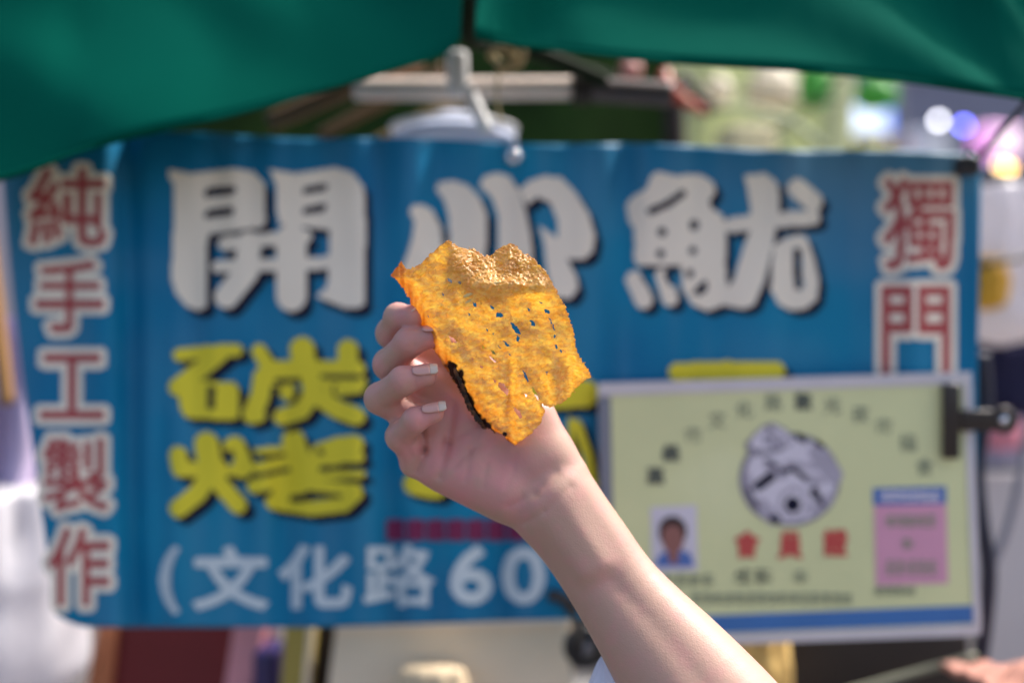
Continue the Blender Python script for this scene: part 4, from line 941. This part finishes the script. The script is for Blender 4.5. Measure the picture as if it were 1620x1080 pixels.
tag(pbox('greige_board', 1548, 746, 1900, 1500, 1.45, 0.03, M_greige, None, 0.004), 'pale greige board right of the member card', 'board')
tag(pbox('lilac_sheet', 1570, 500, 1900, 746, 1.7, 0.02, mat('grey_lilac', (0.34, 0.30, 0.42), 0.8, 0.2, 0.1, 5), None, 0.004), 'grey-lilac sheet behind the dark bundle at the right edge', 'sheet')
tag(tube('cable', spline([at(1552, 560, 0.99), at(1558, 640, 1.0), at(1546, 740, 1.0), at(1552, 820, 1.0), at(1564, 900, 1.0), at(1556, 1000, 1.0), at(1540, 1100, 1.0)], 8), 0.0078, mat('navy_cable', (0.012, 0.016, 0.035), 0.5, 0.4, 0.2, 30)), 'thick navy cable hanging down the right edge of the member card', 'cable', 'black cables')
tag(tube('cable', spline([at(1628, 660, 1.05), at(1612, 760, 1.05), at(1592, 840, 1.05), at(1572, 890, 1.05), at(1566, 920, 1.04)], 8), 0.0042, M_greyrail), 'grey cable curving down across the greige board', 'cable', 'black cables')

# left-hand side
tag(cloth('lilac_cloth', -120, 500, 70, 790, 1.12, M_lilac, 0.012, 6, 64), 'lilac cloth hanging left of the banner', 'cloth')
tag(rodp('wooden_stick', (-22, 360), (12, 640), 1.02, 11, mat('honey_wood', (0.42, 0.22, 0.08), 0.6, 0.4, 0.2, 20)), 'honey brown stick standing behind the left edge of the banner', 'stick')
tag(rodp('rail', (-80, 803), (110, 801), 1.06, 6, M_greyrail), 'thin grey rail between the lilac cloth and the white bag', 'rail')
tag(bagm('plastic_bag', -200, 790, 70, 1160, 1.0, 0.16, M_bag, None, 80, False), 'large white plastic bag standing at the lower left below the banner', 'bag')

# counter and goods under the banner
ct = empty('stall_counter', (0.1, 1.15, 0), 'dark stall counter under the banner with goods on it', 'counter')
bm = bmesh.new(); bm_box(bm, (0.02, 1.30, 0.915), (1.25, 0.66, 0.03), None, 0.004); frombm('counter_top', bm, mat('counter_steel', (0.30, 0.29, 0.28), 0.4, 0.5, 0.15, 8), ct, True)
for sx in (-0.56, 0.60):
    for sy in (1.0, 1.58):
        bm = bmesh.new(); bm_box(bm, (sx, sy, 0.45), (0.04, 0.04, 0.898), None, 0.003); frombm('leg', bm, M_dkbrown, ct, True)
bm = bmesh.new(); bm_box(bm, (0.02, 1.60, 1.03), (1.2, 0.02, 0.2), None, 0.002); frombm('backboard', bm, M_dkbrown, ct, True)
zc_ = 0.931
def onto(o, z=zc_): return o
def boxw(name, x0, x1, ytop_, d, thick, m, parent=None, bev=0.003, rz=0.0, zb=zc_):
    a = at(x0, ytop_, d); b = at(x1, ytop_, d); bm = bmesh.new()
    from mathutils import Euler
    bm_box(bm, ((a.x + b.x) / 2, d + thick / 2, (a.z + zb) / 2), (b.x - a.x, thick, a.z - zb), Euler((0, 0, rz)), bev); return frombm(name, bm, m, parent, True)
rb = empty('red_crate', (at(270, 1000, 1.12).x, 1.12, zc_), 'dark red box with an orange side standing on the counter at the lower left', 'box')
def quadp(name, pts, d0, d1, m, parent):
    return cpoly(name, pts, d0, d1, m, parent)
def prismw(name, pts, d0, d1, m, parent): return cpoly(name, pts, d0, d1, m, parent)
prismw('front', [(188, 960), (372, 960), (398, 1180), (166, 1180)], 1.12, 1.26, M_dkred, rb)
prismw('side_flap', [(160, 965), (186, 965), (164, 1180), (118, 1180)], 1.11, 1.25, M_orange, rb)
tag(prismw('paper_pack', [(372, 975), (420, 980), (392, 1105), (352, 1105)], 1.08, 1.105, M_pinkp, None), 'pink paper pack leaning on the right side of the dark red box', 'pack')
tag(boxw('blue_jar', 398, 436, 1030, 1.06, 0.05, mat('dark_blue_jar', (0.03, 0.02, 0.10), 0.3, 0.5, 0.1, 20), None, 0.008), 'dark blue jar between the pink pack and the olive yellow pack', 'jar')
bt = empty('sauce_pack', (at(462, 1000, 1.05).x, 1.05, zc_), 'olive yellow flat pack with a white top leaning under the banner', 'pack')
prismw('pack_body', [(452, 972), (496, 978), (478, 1180), (436, 1180)], 1.045, 1.075, M_olive, bt)
prismw('pack_seam', [(488, 976), (497, 978), (480, 1180), (470, 1180)], 1.040, 1.0445, M_foam, bt)
tag(boxw('white_tub', 424, 452, 972, 1.12, 0.05, M_whitepl, None, 0.006), 'white tub behind the olive yellow pack', 'tub')
tag(boxw('dark_tin', 490, 528, 960, 1.10, 0.06, M_dkbrown, None, 0.004), 'dark brown tin between the olive yellow pack and the cream foam box', 'tin')
fb = empty('foam_box', (at(715, 1000, 1.0).x, 1.02, zc_), 'cream foam box with raised rim standing under the middle of the banner', 'box')
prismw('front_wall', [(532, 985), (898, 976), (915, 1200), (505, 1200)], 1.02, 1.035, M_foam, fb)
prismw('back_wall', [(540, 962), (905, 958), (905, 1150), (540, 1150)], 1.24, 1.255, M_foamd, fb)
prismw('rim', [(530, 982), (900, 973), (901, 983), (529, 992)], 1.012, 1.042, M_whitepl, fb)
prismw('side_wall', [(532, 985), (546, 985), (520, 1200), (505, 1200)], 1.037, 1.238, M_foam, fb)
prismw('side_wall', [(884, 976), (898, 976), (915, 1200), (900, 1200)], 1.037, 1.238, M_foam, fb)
tag(bagm('paper_wrap', 620, 1068, 740, 1180, 0.97, 0.04, mat('paper_wrap', (0.70, 0.55, 0.36), 0.7, 0.3, 0.12, 30, 0.5, 90), None, 81, False), 'crumpled pale paper in front of the cream foam box', 'paper')
kn = empty('black_reel', at(925, 1050, 0.98), 'black round reel with a pale hub left of the forearm', 'reel')
u_ = S * .98
lathe('reel_rim', [(18 * u_, -0.006), (30 * u_, -0.008), (34 * u_, 0), (30 * u_, 0.008), (18 * u_, 0.006), (18 * u_, -0.006)], at(925, 1022, 0.97), M_dark, kn, 32, 'Y')
lathe('hub', [(0.0003, -0.004), (10 * u_, -0.004), (15 * u_, 0.0), (17.8 * u_, 0.004)], at(925, 1022, 0.97), M_greyrail, kn, 24, 'Y')
tag(tube('cable', spline([at(868, 940, 0.892), at(890, 946, 0.89), at(905, 965, 0.90), at(915, 1000, 0.95), at(912, 1050, 0.98)], 8), 0.0055, M_dark), 'black cable dropping from the lower edge of the banner to the reel', 'cable', 'black cables')
tag(bagm('yellow_bag', 1130, 996, 1262, 1150, 0.97, 0.06, M_sand, None, 82, False), 'warm yellow bag under the lower left part of the member card', 'bag')
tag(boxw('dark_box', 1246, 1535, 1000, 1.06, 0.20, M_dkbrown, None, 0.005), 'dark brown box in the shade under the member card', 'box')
tag(rodp('metal_rod', (1335, 1095), (1545, 1036), 0.98, 6, M_greygreen), 'grey-green rod slanting up in front of the dark box', 'rod')
n_, m_ = 50, 30; V = []
for j in range(m_):
    for i in range(n_):
        s_, t = i / (n_ - 1), j / (m_ - 1); hgt = 0.5 + 0.5 * math.tanh(3.0 * (s_ - 0.18))
        p_ = at(1584 + 260 * s_, 1120 - 72 * hgt * math.sin(math.pi * min(1, t * 1.0 + 0.12)) + 5 * vn(s_ * 7, t * 5, 65) + 3 * math.sin(30 * (s_ - t)), 0.84)
        V.append((p_.x, 0.80 + 0.16 * t, p_.z))
F = [(j * n_ + i, j * n_ + i + 1, (j + 1) * n_ + i + 1, (j + 1) * n_ + i) for j in range(m_ - 1) for i in range(n_ - 1)]
tw = pydata('salmon_towel', V, F, M_salmon); md = tw.modifiers.new('thick', 'SOLIDIFY'); md.thickness = 0.006
tag(tw, 'folded salmon towel in the lower right corner', 'towel')

M_clear = mat('clear_bag', (0.74, 0.78, 0.90), 0.25, 0.5, 0.05, 40, 0.6, 150, trans=0.5)
tag(bagm('snack_bag', 936, 1046, 1004, 1190, 0.615, 0.03, M_clear, None, 83, True, 962), 'bluish white plastic bag with a pointed tip against the left side of the forearm', 'bag')

# thin wires and poles in the gap under the canopy
for a, b, c, r_, lb in (((860, 92), (960, 118), (1048, 170), 2.2, 'thin dark wire sagging from the canopy knot to the red hook'), ((1100, 118), (1200, 150), (1330, 160), 2.0, 'thin dark wire drooping across the pale green cloth'), ((1210, 215), (1270, 180), (1330, 120), 2.4, 'thin dark wire slanting up left of the lit white sign')):
    tag(tube('wire', spline([at(*a, 1.3), at(*b, 1.32), at(*c, 1.3)], 10), r_ * S * 1.3, M_dkbrown, None, 8), lb, 'wire', 'thin wires under the canopy')
tag(rodp('awning_pole', (1420, 60), (1432, 620), 2.4, 5, M_greyrail), 'thin grey awning pole between the lit white sign and the pale cart', 'pole')

# low stand that carries the towel
sdn = empty('side_stand', (0.47, 0.86, 0), 'plain grey side stand under the salmon towel', 'stand')
bm = bmesh.new(); bm_box(bm, (0.50, 0.865, 1.118), (0.24, 0.12, 0.02), None, 0.003); frombm('stand_top', bm, M_greyrail, sdn, True)
for sx in (0.40, 0.60):
    bm = bmesh.new(); bm_box(bm, (sx, 0.865, 0.553), (0.03, 0.03, 1.106), None, 0.002); frombm('leg', bm, M_greyrail, sdn, True)
